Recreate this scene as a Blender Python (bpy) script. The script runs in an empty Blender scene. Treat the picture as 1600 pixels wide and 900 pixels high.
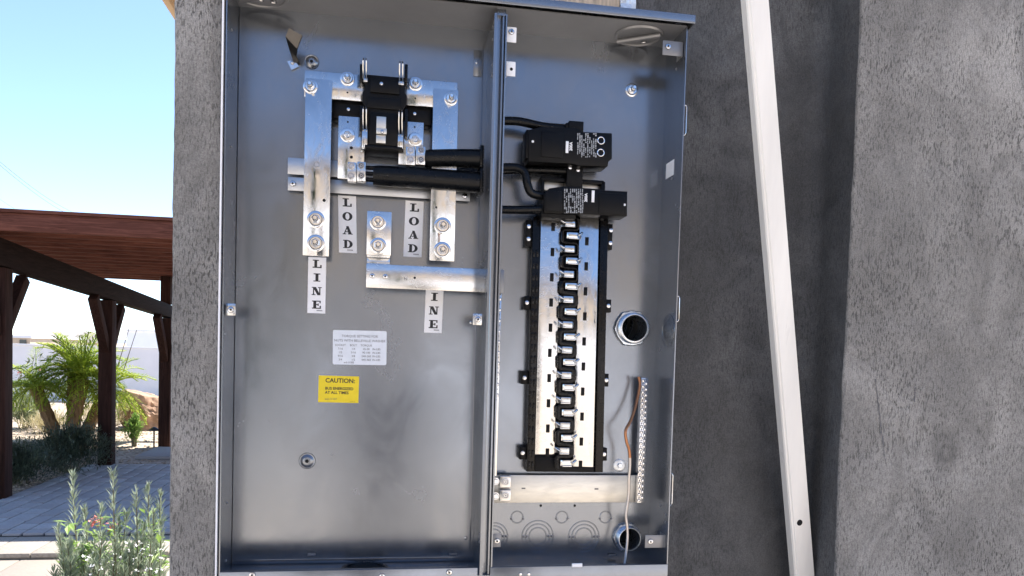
import bpy, bmesh, math, random
from mathutils import Vector, Matrix, noise
random.seed(7)
R = math.radians
PI = math.pi
scene = bpy.context.scene
col = scene.collection

# ------------------------------------------------------------------ camera
CAM = Vector((0.2911, -1.4616, 1.55))
YAW, PITCH, ROLL, FPX = 0.16511, -0.04094, 0.02865, 1200.0
_f = Vector((math.sin(YAW)*math.cos(PITCH), math.cos(YAW)*math.cos(PITCH), math.sin(PITCH)))
_r0 = Vector((math.cos(YAW), -math.sin(YAW), 0)); _u0 = _r0.cross(_f)
_r = _r0*math.cos(ROLL) + _u0*math.sin(ROLL); _u = -_r0*math.sin(ROLL) + _u0*math.cos(ROLL)
cd = bpy.data.cameras.new('camera'); cam = bpy.data.objects.new('camera', cd); col.objects.link(cam)
m = Matrix((_r, _u, -_f)).transposed().to_4x4(); m.translation = CAM
cam.matrix_world = m
cd.sensor_width = 36; cd.lens = 36*FPX/1600; cd.shift_y = 150/1600
cd.clip_start = 0.02; cd.clip_end = 5000
scene.camera = cam

# ------------------------------------------------------------------ sky, sun, exposure
SUN = Vector((0.47, 0.46, 1.0)).normalized()            # direction towards the sun
w = bpy.data.worlds.new('World'); scene.world = w; w.use_nodes = True
nt = w.node_tree; bg = nt.nodes['Background']
sk = nt.nodes.new('ShaderNodeTexSky'); sk.sky_type = 'NISHITA'; sk.sun_disc = False
sk.sun_elevation = math.asin(SUN.z); sk.sun_rotation = math.atan2(SUN.x, SUN.y)
sk.air_density = 0.6; sk.dust_density = 0.12; sk.ozone_density = 1.0
nt.links.new(sk.outputs[0], bg.inputs[0]); bg.inputs[1].default_value = 0.125
sl = bpy.data.lights.new('sun', 'SUN'); sl.energy = 4.0; sl.angle = R(0.53); sl.color = (1, 0.95, 0.88)
so = bpy.data.objects.new('sun', sl); col.objects.link(so)
so.rotation_euler = SUN.to_track_quat('Z', 'Y').to_euler(); so.location = (0, 0, 20)
vs = scene.view_settings; vs.view_transform = 'Standard'; vs.look = 'None'; vs.gamma = 1; vs.exposure = 1.7
vs.use_curve_mapping = False

# ------------------------------------------------------------------ pixel helpers (real places: a pixel plus a known plane)
def ray(x, y): return _f + _r*((x-800)/FPX) - _u*((y-600)/FPX)
def at(x, y, Y): d = ray(x, y); return CAM + d*((Y-CAM.y)/d.y)
def atz(x, y, Z): d = ray(x, y); return CAM + d*((Z-CAM.z)/d.z)
def rect(xl, xr, yt, yb, Y):
    xm, ym = (xl+xr)/2, (yt+yb)/2
    return at(xl, ym, Y).x, at(xr, ym, Y).x, at(xm, yb, Y).z, at(xm, yt, Y).z

# ------------------------------------------------------------------ mesh builder
class MB:
    def __init__(s): s.v = []; s.f = []; s.m = []; s.cur = 0
    def add(s, vs, fs):
        o = len(s.v); s.v += [tuple(p) for p in vs]
        for f in fs: s.f.append([i+o for i in f]); s.m.append(s.cur)
        return s
    def box(s, x0, x1, y0, y1, z0, z1):
        v = [(x, y, z) for z in (z0, z1) for y in (y0, y1) for x in (x0, x1)]
        return s.add(v, [(0,2,3,1),(4,5,7,6),(0,1,5,4),(2,6,7,3),(0,4,6,2),(1,3,7,5)])
    def prism(s, poly, y0, y1):                       # polygon in XZ, extruded along Y (y0 is the front)
        n = len(poly)
        a = sum(poly[i][0]*poly[(i+1) % n][1]-poly[(i+1) % n][0]*poly[i][1] for i in range(n))
        if a < 0: poly = poly[::-1]
        v = [(x, y0, z) for x, z in poly]+[(x, y1, z) for x, z in poly]
        return s.add(v, [list(range(n)), list(range(2*n-1, n-1, -1))]+[(i, i+n, (i+1) % n+n, (i+1) % n) for i in range(n)])
    def lathe(s, c, prof, n=24, axis='Y', cap0=False, cap1=False):   # prof: (r, h) along -axis for Y (towards the viewer), + for Z
        c = Vector(c); v = []; f = []
        for r, h in prof:
            for i in range(n):
                a = 2*PI*i/n
                if axis == 'Y': v.append(c+Vector((r*math.cos(a), -h, r*math.sin(a))))
                elif axis == 'X': v.append(c+Vector((h, r*math.cos(a), r*math.sin(a))))
                else: v.append(c+Vector((r*math.cos(a), r*math.sin(a), h)))
        for k in range(len(prof)-1):
            for i in range(n):
                j = (i+1) % n; f.append((k*n+i, k*n+j, (k+1)*n+j, (k+1)*n+i))
        if cap0: f.append(list(range(n))[::-1])
        if cap1: f.append([(len(prof)-1)*n+i for i in range(n)])
        return s.add(v, f)
    def tube(s, pts, r, n=8, closed=False, flat=1.0):
        pts = [Vector(p) for p in pts]; N = len(pts); v = []; f = []
        rr = r if isinstance(r, (list, tuple)) else [r]*N
        up = None
        for i, p in enumerate(pts):
            t = ((pts[min(i+1, N-1)]-pts[max(i-1, 0)])).normalized()
            if up is None:
                up = Vector((0, 0, 1)) if abs(t.z) < .9 else Vector((1, 0, 0))
            a = (up-t*up.dot(t)).normalized(); b = t.cross(a); up = a
            for k in range(n):
                th = 2*PI*k/n; v.append(p+(a*math.cos(th)+b*math.sin(th)*flat)*rr[i])
        for i in range(N-1):
            for k in range(n):
                j = (k+1) % n; f.append((i*n+k, i*n+j, (i+1)*n+j, (i+1)*n+k))
        f.append(list(range(n))[::-1]); f.append([(N-1)*n+k for k in range(n)])
        return s.add(v, f)
    def mesh(s, name, mats, bevel=0, seg=2, smooth=35):
        me = bpy.data.meshes.new(name); me.from_pydata(s.v, [], s.f)
        for mt in (mats if isinstance(mats, (list, tuple)) else [mats]): me.materials.append(M[mt])
        me.polygons.foreach_set('material_index', s.m)
        if bevel:
            bm = bmesh.new(); bm.from_mesh(me)
            ed = [e for e in bm.edges if len(e.link_faces) == 2 and e.calc_face_angle(0) > .5]
            bmesh.ops.bevel(bm, geom=ed, offset=bevel, segments=seg, affect='EDGES', profile=.5, clamp_overlap=True)
            bm.to_mesh(me); bm.free()
        if smooth:
            me.shade_smooth(); me.set_sharp_from_angle(angle=R(smooth))
        else: me.shade_flat()
        return me
    def build(s, name, mats, parent=None, bevel=0, seg=2, smooth=35):
        return link(name, s.mesh(name, mats, bevel, seg, smooth), parent)
def link(name, me, parent=None, loc=None, rot=None):
    o = bpy.data.objects.new(name, me); col.objects.link(o); o.parent = parent
    if parent is not None and parent.parent is None and parent.type == 'EMPTY': o.matrix_parent_inverse = Matrix.Translation(parent.location).inverted()
    elif parent is not None and parent.parent is not None:
        o.matrix_parent_inverse = Matrix.Identity(4)
    if loc: o.location = loc
    if rot: o.rotation_euler = rot
    return o
def tag(o, label, cat, group=None, kind=None):
    if label: o['label'] = label
    if cat: o['category'] = cat
    if group: o['group'] = group
    if kind: o['kind'] = kind
    return o
def thing(name, label, cat, loc=(0, 0, 0), group=None):
    o = bpy.data.objects.new(name, None); col.objects.link(o); o.location = loc; o.empty_display_size = .05
    return tag(o, label, cat, group)
def struct(o): o['kind'] = 'structure'; return o
BX = lambda x0, x1, y0, y1, z0, z1: MB().box(x0, x1, y0, y1, z0, z1)

# ------------------------------------------------------------------ materials
M = {}
def new(name):
    mt = bpy.data.materials.new(name); mt.use_nodes = True; M[name] = mt
    n = mt.node_tree; return mt, n, n.nodes['Principled BSDF'], n.nodes, n.links
def tex(n, kind, scale, detail=4, rough=.55, stretch=None, obj=True, dist=0):
    t = n.nodes.new('ShaderNodeTexCoord'); mp = n.nodes.new('ShaderNodeMapping')
    if stretch: mp.inputs['Scale'].default_value = stretch[:3]
    if stretch and len(stretch) > 3: mp.inputs['Rotation'].default_value = stretch[3]
    n.links.new(t.outputs['Object' if obj else 'Generated'], mp.inputs[0])
    x = n.nodes.new({'noise': 'ShaderNodeTexNoise', 'vor': 'ShaderNodeTexVoronoi'}[kind])
    x.inputs['Scale'].default_value = scale
    if kind == 'noise': x.inputs['Detail'].default_value = detail; x.inputs['Roughness'].default_value = rough; x.inputs['Distortion'].default_value = dist
    n.links.new(mp.outputs[0], x.inputs['Vector'])
    return x.outputs['Fac'] if kind == 'noise' else x.outputs['Distance']
def ramp(n, fac, stops):
    r = n.nodes.new('ShaderNodeValToRGB'); e = r.color_ramp.elements
    while len(e) < len(stops): e.new(.5)
    for i, (p, c) in enumerate(stops):
        e[i].position = p; e[i].color = (c if len(c) == 4 else (*c, 1)) if isinstance(c, tuple) else (c, c, c, 1)
    n.links.new(fac, r.inputs[0]); return r.outputs[0]
def bump(n, bs, fac, strength, dist=.001, prev=None):
    b = n.nodes.new('ShaderNodeBump'); b.inputs['Strength'].default_value = strength; b.inputs['Distance'].default_value = dist
    n.links.new(fac, b.inputs['Height'])
    if prev: n.links.new(prev, b.inputs['Normal'])
    n.links.new(b.outputs[0], bs.inputs['Normal']); return b.outputs[0]
def mixc(n, fac, a, b, mode='MIX'):
    x = n.nodes.new('ShaderNodeMix'); x.data_type = 'RGBA'; x.blend_type = mode
    for s, v in ((0, fac), (6, a), (7, b)):
        if isinstance(v, (int, float)): x.inputs[s].default_value = v
        elif isinstance(v, tuple): x.inputs[s].default_value = (*v, 1) if len(v) == 3 else v
        else: n.links.new(v, x.inputs[s])
    return x.outputs[2]
def plain(name, c, rough=.5, metal=0, var=.15, sc=40, bmp=0, bsc=200, spec=.5, stretch=None):
    mt, n, b, nd, lk = new(name)
    f = tex(n, 'noise', sc, 5, .6, stretch)
    lo = tuple(max(0, x*(1-var)) for x in c); hi = tuple(min(1, x*(1+var)) for x in c)
    lk.new(ramp(n, f, [(.3, lo), (.7, hi)]), b.inputs['Base Color'])
    b.inputs['Roughness'].default_value = rough; b.inputs['Metallic'].default_value = metal; b.inputs['Specular IOR Level'].default_value = spec
    g = tex(n, 'noise', sc*2.3, 4, .6, stretch)
    lk.new(ramp(n, g, [(.3, max(.03, rough-.08)), (.7, min(1, rough+.1))]), b.inputs['Roughness'])
    if bmp: bump(n, b, tex(n, 'noise', bsc, 4, .6, stretch), bmp)
    return mt
def paint(name, c, rough=.20, metal=.80):
    mt, n, b, nd, lk = new(name)
    f = tex(n, 'noise', 6, 4, .55)
    cc = ramp(n, f, [(.3, tuple(x*.94 for x in c)), (.7, tuple(x*1.05 for x in c))])
    sc = tex(n, 'noise', 55, 6, .7, (1, 1, .35))
    lk.new(mixc(n, ramp(n, sc, [(.70, 0.0), (.80, .18)]), cc, tuple(x*.6 for x in c)), b.inputs['Base Color'])
    b.inputs['Metallic'].default_value = metal; b.inputs['Specular IOR Level'].default_value = .6
    g = tex(n, 'noise', 9, 7, .68, (1, 1, .6), dist=.8)
    lk.new(ramp(n, g, [(.3, rough-.05), (.72, rough+.10)]), b.inputs['Roughness'])
    wv = bump(n, b, tex(n, 'noise', 3.2, 2, .4), .30, .004)
    bump(n, b, tex(n, 'noise', 900, 2, .5), .05, .0004, wv)
    return mt
paint('grey_paint', (.235, .252, .278))
paint('grey_steel_paint', (.22, .222, .23), .35, .4)
def tin(name, c, rough, streak=(1, 1, 1), sc=60, hi=.09, bp=.10):
    mt, n, b, nd, lk = new(name)
    f = tex(n, 'noise', sc, 6, .65, streak, dist=.6)
    lk.new(ramp(n, f, [(.3, tuple(x*.88 for x in c)), (.65, c)]), b.inputs['Base Color'])
    b.inputs['Metallic'].default_value = 1
    g = tex(n, 'noise', sc*.8, 7, .7, streak, dist=1.5)
    lk.new(ramp(n, g, [(.35, max(.04, rough-.07)), (.68, rough+hi)]), b.inputs['Roughness'])
    if bp: bump(n, b, tex(n, 'noise', sc*1.6, 4, .6, streak), bp, .0006)
    return mt
tin('tin_plate', (.60, .61, .62), .12, (1, 1, .5), 60, .2)
tin('bolt_zinc', (.70, .71, .73), .16, (1, 1, 1), 30, .05, 0)
tin('brushed_tin', (.66, .66, .655), .22, (.25, 1, .5), 140)
tin('dull_aluminium', (.66, .645, .60), .42, (.3, 1, 1), 60)
tin('zinc', (.62, .63, .65), .20, (1, 1, 1), 250)
tin('shaded_steel', (.10, .095, .09), .35, (1, 1, .4), 120)  # shade of the tab's downward face put into the metal colour
tin('zinc_strip', (.52, .53, .54), .38, (.2, 1, 1), 80)
tin('conduit_zinc', (.62, .66, .71), .30, (1, 1, 1), 120)
tin('copper', (.45, .20, .10), .35, (1, 1, .4), 120)
tin('grey_wire', (.55, .50, .46), .38, (1, 1, .4), 120)
plain('black_plastic', (.0035, .0035, .004), .40, 0, .3, 60, spec=.16)
plain('black_gloss', (.003, .003, .0035), .22, 0, .3, 60, spec=.22)
plain('black_insulation', (.0035, .004, .005), .30, 0, .3, 30, .04, 60, .22)
plain('void', (.004, .004, .004), .9)
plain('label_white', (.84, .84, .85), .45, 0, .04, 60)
plain('label_grey', (.70, .74, .79), .45, 0, .05, 60)
plain('label_yellow', (.80, .61, .01), .42, 0, .05, 60)
plain('ink', (.012, .012, .014), .5)
plain('ink_soft', (.10, .10, .11), .6)
plain('print_grey', (.28, .29, .30), .6, 0, .4, 900)
plain('print_white', (.75, .75, .75), .5)
plain('white_enamel', (.78, .75, .69), .33, 0, .09, 14, .03, 120, .5, (1, 1, .12))
plain('raw_wood', (.55, .44, .32), .7, 0, .3, 30, .2, 60, .3, (6, 6, .5))
plain('foil_wrap', (.62, .70, .80), .35, .3, .25, 60, .5, 90)
plain('tan_soffit', (.62, .45, .28), .75, 0, .06, 8, .1, 60)
plain('fence_white', (.74, .74, .76), .85, 0, .05, 1.5, .1, 60)
plain('tan_house', (.50, .40, .30), .85, 0, .08, 2, .1, 40)
plain('roof_grey', (.30, .27, .25), .8, 0, .15, 3)
plain('boulder_red', (.36, .22, .14), .85, 0, .55, 5, .5, 25)
plain('lamp_black', (.02, .02, .02), .4)
plain('cable_far', (.16, .17, .18), .7)
plain('hill', (.22, .24, .28), .95, 0, .25, .02)
plain('joint_sand', (.05, .045, .04), .95, 0, .4, 60, .4, 90)
plain('gravel', (.42, .34, .26), .9, 0, .5, 25, .6, 60)
plain('trunk', (.20, .12, .06), .9, 0, .5, 30, .8, 60, .3, (1, 1, .3))
plain('stem', (.16, .14, .08), .8, 0, .2, 30)
plain('petal_pink', (.75, .22, .18), .6)
plain('petal_white', (.80, .80, .78), .6)
plain('glass_dark', (.03, .035, .04), .1)
def leaf(name, a, b_, trans=.25):
    mt, n, b, nd, lk = new(name)
    f = tex(n, 'noise', 7, 3, .6)
    oi = nd.new('ShaderNodeNewGeometry')
    mx = mixc(n, oi.outputs['Random Per Island'], a, b_)
    lk.new(mixc(n, ramp(n, f, [(.35, .0), (.7, .5)]), mx, tuple(x*.6 for x in a)), b.inputs['Base Color'])
    b.inputs['Roughness'].default_value = .5
    t = nd.new('ShaderNodeBsdfTranslucent'); lk.new(mx, t.inputs[0])
    ms = nd.new('ShaderNodeMixShader'); ms.inputs[0].default_value = trans
    lk.new(b.outputs[0], ms.inputs[1]); lk.new(t.outputs[0], ms.inputs[2])
    lk.new(ms.outputs[0], nd['Material Output'].inputs[0])
leaf('leaf_palm', (.24, .36, .04), (.50, .56, .08), .5)
leaf('leaf_grey', (.24, .30, .20), (.48, .54, .40), .3)
leaf('leaf_broad', (.16, .28, .06), (.32, .46, .10), .35)
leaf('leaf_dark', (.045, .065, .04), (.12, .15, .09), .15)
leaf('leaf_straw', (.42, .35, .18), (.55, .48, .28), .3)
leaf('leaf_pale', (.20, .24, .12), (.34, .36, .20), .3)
def stucco(name, c, pit=.5, sc=1.0, stroke=(1, 1, .45, (0, R(28), 0)), rings=()):
    mt, n, b, nd, lk = new(name)
    big = tex(n, 'noise', 2.6*sc, 5, .6, dist=.4)
    mid = tex(n, 'noise', 11*sc, 6, .62, stroke, dist=1.2)
    c1 = ramp(n, big, [(.32, tuple(x*.62 for x in c)), (.68, tuple(x*1.25 for x in c))])
    c2 = mixc(n, ramp(n, mid, [(.35, .7), (.6, 0.0)]), c1, tuple(x*.55 for x in c))
    # dragged pits left by the trowel, shade of their relief put into the colour
    pt = tex(n, 'noise', 330*sc, 3, .6, (1, 1, .26)+tuple(stroke[3:]), dist=.3)
    pm = tex(n, 'noise', 5*sc, 4, .6)
    pitm = ramp(n, pt, [(.53, 0.0), (.60, 1.0)])
    pmm = ramp(n, pm, [(.36, .35), (.64, 1.0)])
    mm = nd.new('ShaderNodeMath'); mm.operation = 'MULTIPLY'; lk.new(pitm, mm.inputs[0]); lk.new(pmm, mm.inputs[1])
    mu = nd.new('ShaderNodeMath'); mu.operation = 'MULTIPLY'; lk.new(mm.outputs[0], mu.inputs[0]); mu.inputs[1].default_value = pit
    gr = tex(n, 'noise', 420*sc, 3, .7)
    c3 = mixc(n, 1.0, c2, ramp(n, gr, [(.36, .78), (.64, 1.22)]), 'MULTIPLY')
    c4 = mixc(n, mu.outputs[0], c3, tuple(x*.22 for x in c))
    tc = nd.new('ShaderNodeTexCoord')
    for cen, rad, wid, k in rings:                              # old trowel arcs and a patched hole
        wob = nd.new('ShaderNodeVectorMath'); wob.operation = 'DISTANCE'; lk.new(tc.outputs['Object'], wob.inputs[0]); wob.inputs[1].default_value = tuple(cen)
        nz = tex(n, 'noise', 30, 4, .6)
        ad = nd.new('ShaderNodeMath'); ad.operation = 'MULTIPLY_ADD'; lk.new(nz, ad.inputs[0]); ad.inputs[1].default_value = rad*.9; lk.new(wob.outputs['Value'], ad.inputs[2])
        su = nd.new('ShaderNodeMath'); su.operation = 'SUBTRACT'; lk.new(ad.outputs[0], su.inputs[0]); su.inputs[1].default_value = rad*1.45
        ab = nd.new('ShaderNodeMath'); ab.operation = 'ABSOLUTE'; lk.new(su.outputs[0], ab.inputs[0])
        dv = nd.new('ShaderNodeMath'); dv.operation = 'DIVIDE'; lk.new(ab.outputs[0], dv.inputs[0]); dv.inputs[1].default_value = wid
        fade = ramp(n, tex(n, 'noise', 4.5, 3, .5), [(.40, 0.0), (.58, k)]) if rad > .05 else None
        mk = ramp(n, dv.outputs[0], [(0.0, k), (1.0, 0.0)])
        if fade is not None:
            m2 = nd.new('ShaderNodeMath'); m2.operation = 'MULTIPLY'; lk.new(mk, m2.inputs[0]); lk.new(fade, m2.inputs[1]); mk = m2.outputs[0]
        c4 = mixc(n, mk, c4, tuple(x*.35 for x in c))
    lk.new(c4, b.inputs['Base Color'])
    b.inputs['Roughness'].default_value = .82; b.inputs['Specular IOR Level'].default_value = .35
    p = bump(n, b, tex(n, 'noise', 330*sc, 4, .65), .6, .0022)
    inv = nd.new('ShaderNodeMath'); inv.operation = 'SUBTRACT'; inv.inputs[0].default_value = 1; lk.new(mm.outputs[0], inv.inputs[1])
    p = bump(n, b, inv.outputs[0], .5*pit+.15, .0016, p)
    bump(n, b, mid, .5, .008, p)
    return mt
PZ = at(1476, 700, .015)
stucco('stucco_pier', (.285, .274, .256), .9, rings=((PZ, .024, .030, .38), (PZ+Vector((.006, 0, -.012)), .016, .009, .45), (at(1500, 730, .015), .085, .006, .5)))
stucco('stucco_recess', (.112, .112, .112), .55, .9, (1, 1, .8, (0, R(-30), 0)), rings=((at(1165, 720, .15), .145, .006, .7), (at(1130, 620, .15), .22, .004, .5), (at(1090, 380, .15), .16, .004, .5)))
def wood(name, c, axis):
    mt, n, b, nd, lk = new(name)
    st = {'x': (.6, 9, 9), 'y': (9, .6, 9), 'z': (9, 9, .6)}[axis]
    f = tex(n, 'noise', 5, 6, .65, st, dist=.8)
    lk.new(ramp(n, f, [(.3, tuple(x*.45 for x in c)), (.55, c), (.75, tuple(x*1.5 for x in c))]), b.inputs['Base Color'])
    b.inputs['Roughness'].default_value = .75; b.inputs['Specular IOR Level'].default_value = .08
    bump(n, b, f, .3, .004)
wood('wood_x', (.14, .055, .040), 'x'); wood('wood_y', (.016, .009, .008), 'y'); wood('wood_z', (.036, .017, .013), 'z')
def paver_mat(name, c):
    mt, n, b, nd, lk = new(name)
    oi = nd.new('ShaderNodeObjectInfo')
    f = tex(n, 'noise', 40, 5, .6); g = tex(n, 'noise', 6, 4, .6)
    c1 = ramp(n, f, [(.3, tuple(x*.75 for x in c)), (.7, tuple(x*1.15 for x in c))])
    c2 = mixc(n, ramp(n, g, [(.4, 0.0), (.7, .4)]), c1, tuple(x*.65 for x in c))
    lk.new(mixc(n, oi.outputs['Random'], c2, (c[0]*.72, c[1]*.70, c[2]*.70)), b.inputs['Base Color'])
    b.inputs['Roughness'].default_value = .8
    bump(n, b, f, .3, .003)
paver_mat('paver', (.47, .46, .46)); paver_mat('paver_step', (.36, .32, .27))
def ground_mat():
    mt, n, b, nd, lk = new('desert_ground')
    g = tex(n, 'noise', .35, 5, .6); f = tex(n, 'noise', 22, 6, .7)
    c1 = ramp(n, g, [(.35, (.36, .29, .21)), (.65, (.46, .38, .29))])
    lk.new(mixc(n, ramp(n, f, [(.4, 0.0), (.65, .6)]), c1, (.22, .17, .12)), b.inputs['Base Color'])
    b.inputs['Roughness'].default_value = .9
    bump(n, b, f, .6, .02)
ground_mat()

# ------------------------------------------------------------------ the house wall with its recess
W_, D_ = 0.864, 0.110
ZT, ZB, ZF = 2.199, 1.1325, 1.116            # ceiling, front lip, floor of the enclosure
XL, XR = at(268, 450, .015).x, at(1326, 450, .015).x
def stucco_slab(name, mat, prof, z0, z1, dz, parent, amp=.0012, zfine=(1.0, 2.45)):
    pts = []                                  # resample the outline
    for i in range(len(prof)-1):
        a, b = Vector(prof[i]), Vector(prof[i+1]); L = (b-a).length
        mid = (a+b)/2
        k = max(1, int(L/(.012 if (mid.y < .2 and -.2 < mid.x < 2.0) else .3)))
        pts += [a.lerp(b, j/k) for j in range(k)]
    pts.append(Vector(prof[-1])); n = len(pts)
    zs = [z0]
    while zs[-1] < z1: zs.append(min(z1, zs[-1]+(dz if zfine[0] < zs[-1] < zfine[1] else .15)))
    v = []; f = []
    for z in zs:
        for p in pts:
            q = Vector((p.x, p.y, z))
            d = noise.noise_vector(q*22)*amp + noise.noise_vector(q*6)*amp*1.3 + noise.noise_vector(q*70)*amp*.5
            v.append(q+d)
    for k in range(len(zs)-1):
        for i in range(n-1): f.append((k*n+i, k*n+i+1, (k+1)*n+i+1, (k+1)*n+i))
    mb = MB(); mb.add(v, f); mb.m = [0]*len(f)
    return mb.build(name, mat, parent, smooth=50)
house = thing('house', 'grey trowelled stucco house wall with a recess holding the open electrical panel', 'house', (0, .015, 0))
def rounded(x, y, r, a0, a1, k=5):
    return [(x+r*math.cos(a0+(a1-a0)*i/k), y+r*math.sin(a0+(a1-a0)*i/k)) for i in range(k+1)]
rc = .006
stucco_slab('left_pier', 'stucco_pier', [(XL, 2.5)]+rounded(XL+rc, .015+rc, rc, PI, 1.5*PI)+rounded(-.0085-rc, .015+rc, rc, 1.5*PI, 2*PI)+[(-.0085, .16)], 0, 3.05, .012, house)
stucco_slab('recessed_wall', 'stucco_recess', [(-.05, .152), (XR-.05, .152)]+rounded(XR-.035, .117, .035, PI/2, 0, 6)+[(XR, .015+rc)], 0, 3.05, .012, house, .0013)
stucco_slab('right_pier', 'stucco_pier', rounded(XR+rc, .015+rc, rc, PI, 1.5*PI)+[(4.5, .015), (4.5, .3)], 0, 3.05, .012, house, .0013)
BX(XL+.012, 4.48, .22, 2.49, 0, 3.04).build('core_wall', 'stucco_pier', house)
random.seed(9)
for (xa, ya), (xb, yb_), Y in (((1368, 592), (1383, 720), .0142), ((1430, 605), (1429, 628), .0142)):
    n_ = 26; pts = []
    for i in range(n_+1):
        p = at(xa+(xb-xa)*i/n_+random.uniform(-.8, .8), ya+(yb_-ya)*i/n_, Y); pts.append(p)
    MB().tube(pts, [random.uniform(.0003, .0017) for _ in pts], 6, flat=.6).build('scratch', 'ink_soft', house)
ev = at(260, 16, 2.1)
BX(ev.x, 4.9, -.02, 2.7, 3.055, 3.075).build('soffit', 'tan_soffit', house)
BX(ev.x-.03, ev.x, -.04, 2.7, 3.03, 3.24).build('fascia', 'tan_soffit', house, .004)
BX(ev.x-.05, 4.95, -.06, 2.75, 3.245, 3.30).build('roof', 'roof_grey', house, .004)

# ------------------------------------------------------------------ electrical enclosure
enc = thing('electrical_enclosure', 'tall open grey steel electrical panel box set in the stucco recess', 'electrical panel', (W_/2, D_, ZF))
XD0 = at(770, 120, 0).x; XD1 = at(790.5, 120, 0).x            # divider lips
# circles of the two conduit holes
CU = at(987, 513, .085); CL = at(979, 839, .085)
cu = Vector((at(987, 513, D_-.004).x, 0, at(987, 513, D_-.004).z)); cl = Vector((at(979.5, 839, D_-.004).x, 0, at(979.5, 839, D_-.004).z))
def sheet_holes(name, x0, x1, z0, z1, y, holes, mat, parent):
    bm = bmesh.new(); ed = []
    def loop(ps):
        vs_ = [bm.verts.new((p[0], y, p[1])) for p in ps]
        for i in range(len(vs_)): ed.append(bm.edges.new((vs_[i], vs_[(i+1) % len(vs_)])))
    loop([(x0, z0), (x1, z0), (x1, z1), (x0, z1)])
    for c, r in holes: loop([(c.x+r*math.cos(2*PI*i/40), c.z+r*math.sin(2*PI*i/40)) for i in range(40)])
    bmesh.ops.triangle_fill(bm, use_beauty=True, edges=ed)
    bmesh.ops.recalc_face_normals(bm, faces=bm.faces)
    for f in bm.faces:
        if f.normal.y > 0: f.normal_flip()
    me = bpy.data.meshes.new(name); bm.to_mesh(me); bm.free(); me.materials.append(M[mat])
    return link(name, me, parent)
DL = XD0+.002                                                   # divider's left wall
BX(0.002, DL, D_, D_+.002, ZF, ZT).build('back_panel', 'grey_paint', enc)
sheet_holes('back_panel', DL, W_-.002, ZF, ZT, D_, [(cu, .0285), (cl, .0250)], 'grey_paint', enc)
BX(-.001, .001, .001, D_+.004, ZF-.03, ZT+.02).build('side_wall', 'grey_paint', enc)
BX(-.0075, -.0045, -.001, .1, ZF-.03, ZT+.02).build('outer_flange', 'label_white', enc)  # white colour stands in for light caught along the flange edge
BX(W_-.002, W_, 0, D_+.004, ZF-.03, ZT+.001).build('side_wall', 'grey_paint', enc)
BX(.001, W_-.002, .001, D_+.002, ZT, ZT+.002).build('ceiling_panel', 'grey_steel_paint', enc)
mb = MB(); a = at(1086, 36, -.015); z = at(960, 24.5, -.015).z
mb.box(-.02, a.x, -.017, -.015, z, z+.0165); mb.box(-.02, a.x, -.0149, .14, z+.0145, z+.0164)
mb.box(a.x-.002, a.x-.0001, -.0149, .14, z+.0005, z+.0144)
mb.build('top_cap', 'grey_paint', enc, .0008)
ZCAP = z+.0165
mb = MB(); mb.box(.001, W_-.002, .001, D_, ZF-.002, ZF); mb.build('floor_panel', 'grey_paint', enc)
zl = at(545, 890, 0).z; zr = at(905, 883.5, 0).z
mb = MB(); mb.box(.0012, XD0-.004, -.003, -.001, ZF-.05, zl); mb.box(.0012, XD0-.004, -.0009, .012, zl-.002, zl-.0005); mb.build('front_lip', 'grey_paint', enc, .0007)
mb = MB(); mb.box(XD1-.004, W_-.0005, -.003, -.001, ZF-.05, zr); mb.box(XD1-.004, W_-.0025, -.0009, .012, zr-.002, zr-.0005); mb.build('front_lip', 'grey_paint', enc, .0007)
# divider: formed channel, swept in z
def divider():
    w = XD1-XD0
    pr = [(DL-XD0, D_), (DL-XD0, .006), (0, .004), (0, -.002), (.0045, -.003), (.006, -.002), (.0065, .010), (w*.55, .012), (w*.68, .006), (w*.80, .006), (w*.86, .010), (w-.0035, .010), (w-.003, -.001), (w-.0005, -.002), (w, 0), (w, D_)]
    mb = MB(); v = []; f = []; n = len(pr)
    for zz in (ZF-.045, ZT-.012):
        v += [(XD0+x, y, zz) for x, y in pr]
    for i in range(n-1): f.append((i, i+1, n+i+1, n+i))
    mb.add(v, f); mb.box(XD0+.006, XD1-.003, .004, .012, ZT-.013, ZT-.0001)
    mb.build('divider', 'grey_paint', enc, smooth=20)
divider()
# step and ridges at the foot of the left back panel, and the fold beside the divider
zz = at(550, 871, D_).z
BX(.003, DL-.001, D_-.004, D_-.0002, ZF+.0002, zz).build('foot_flange', 'grey_paint', enc, .001)
x0 = at(738, 600, D_).x
BX(DL-.010, DL-.008, D_-.0025, D_-.0001, ZF+.02, ZT-.03).build('panel_fold', 'grey_paint', enc, .0006)

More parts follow.
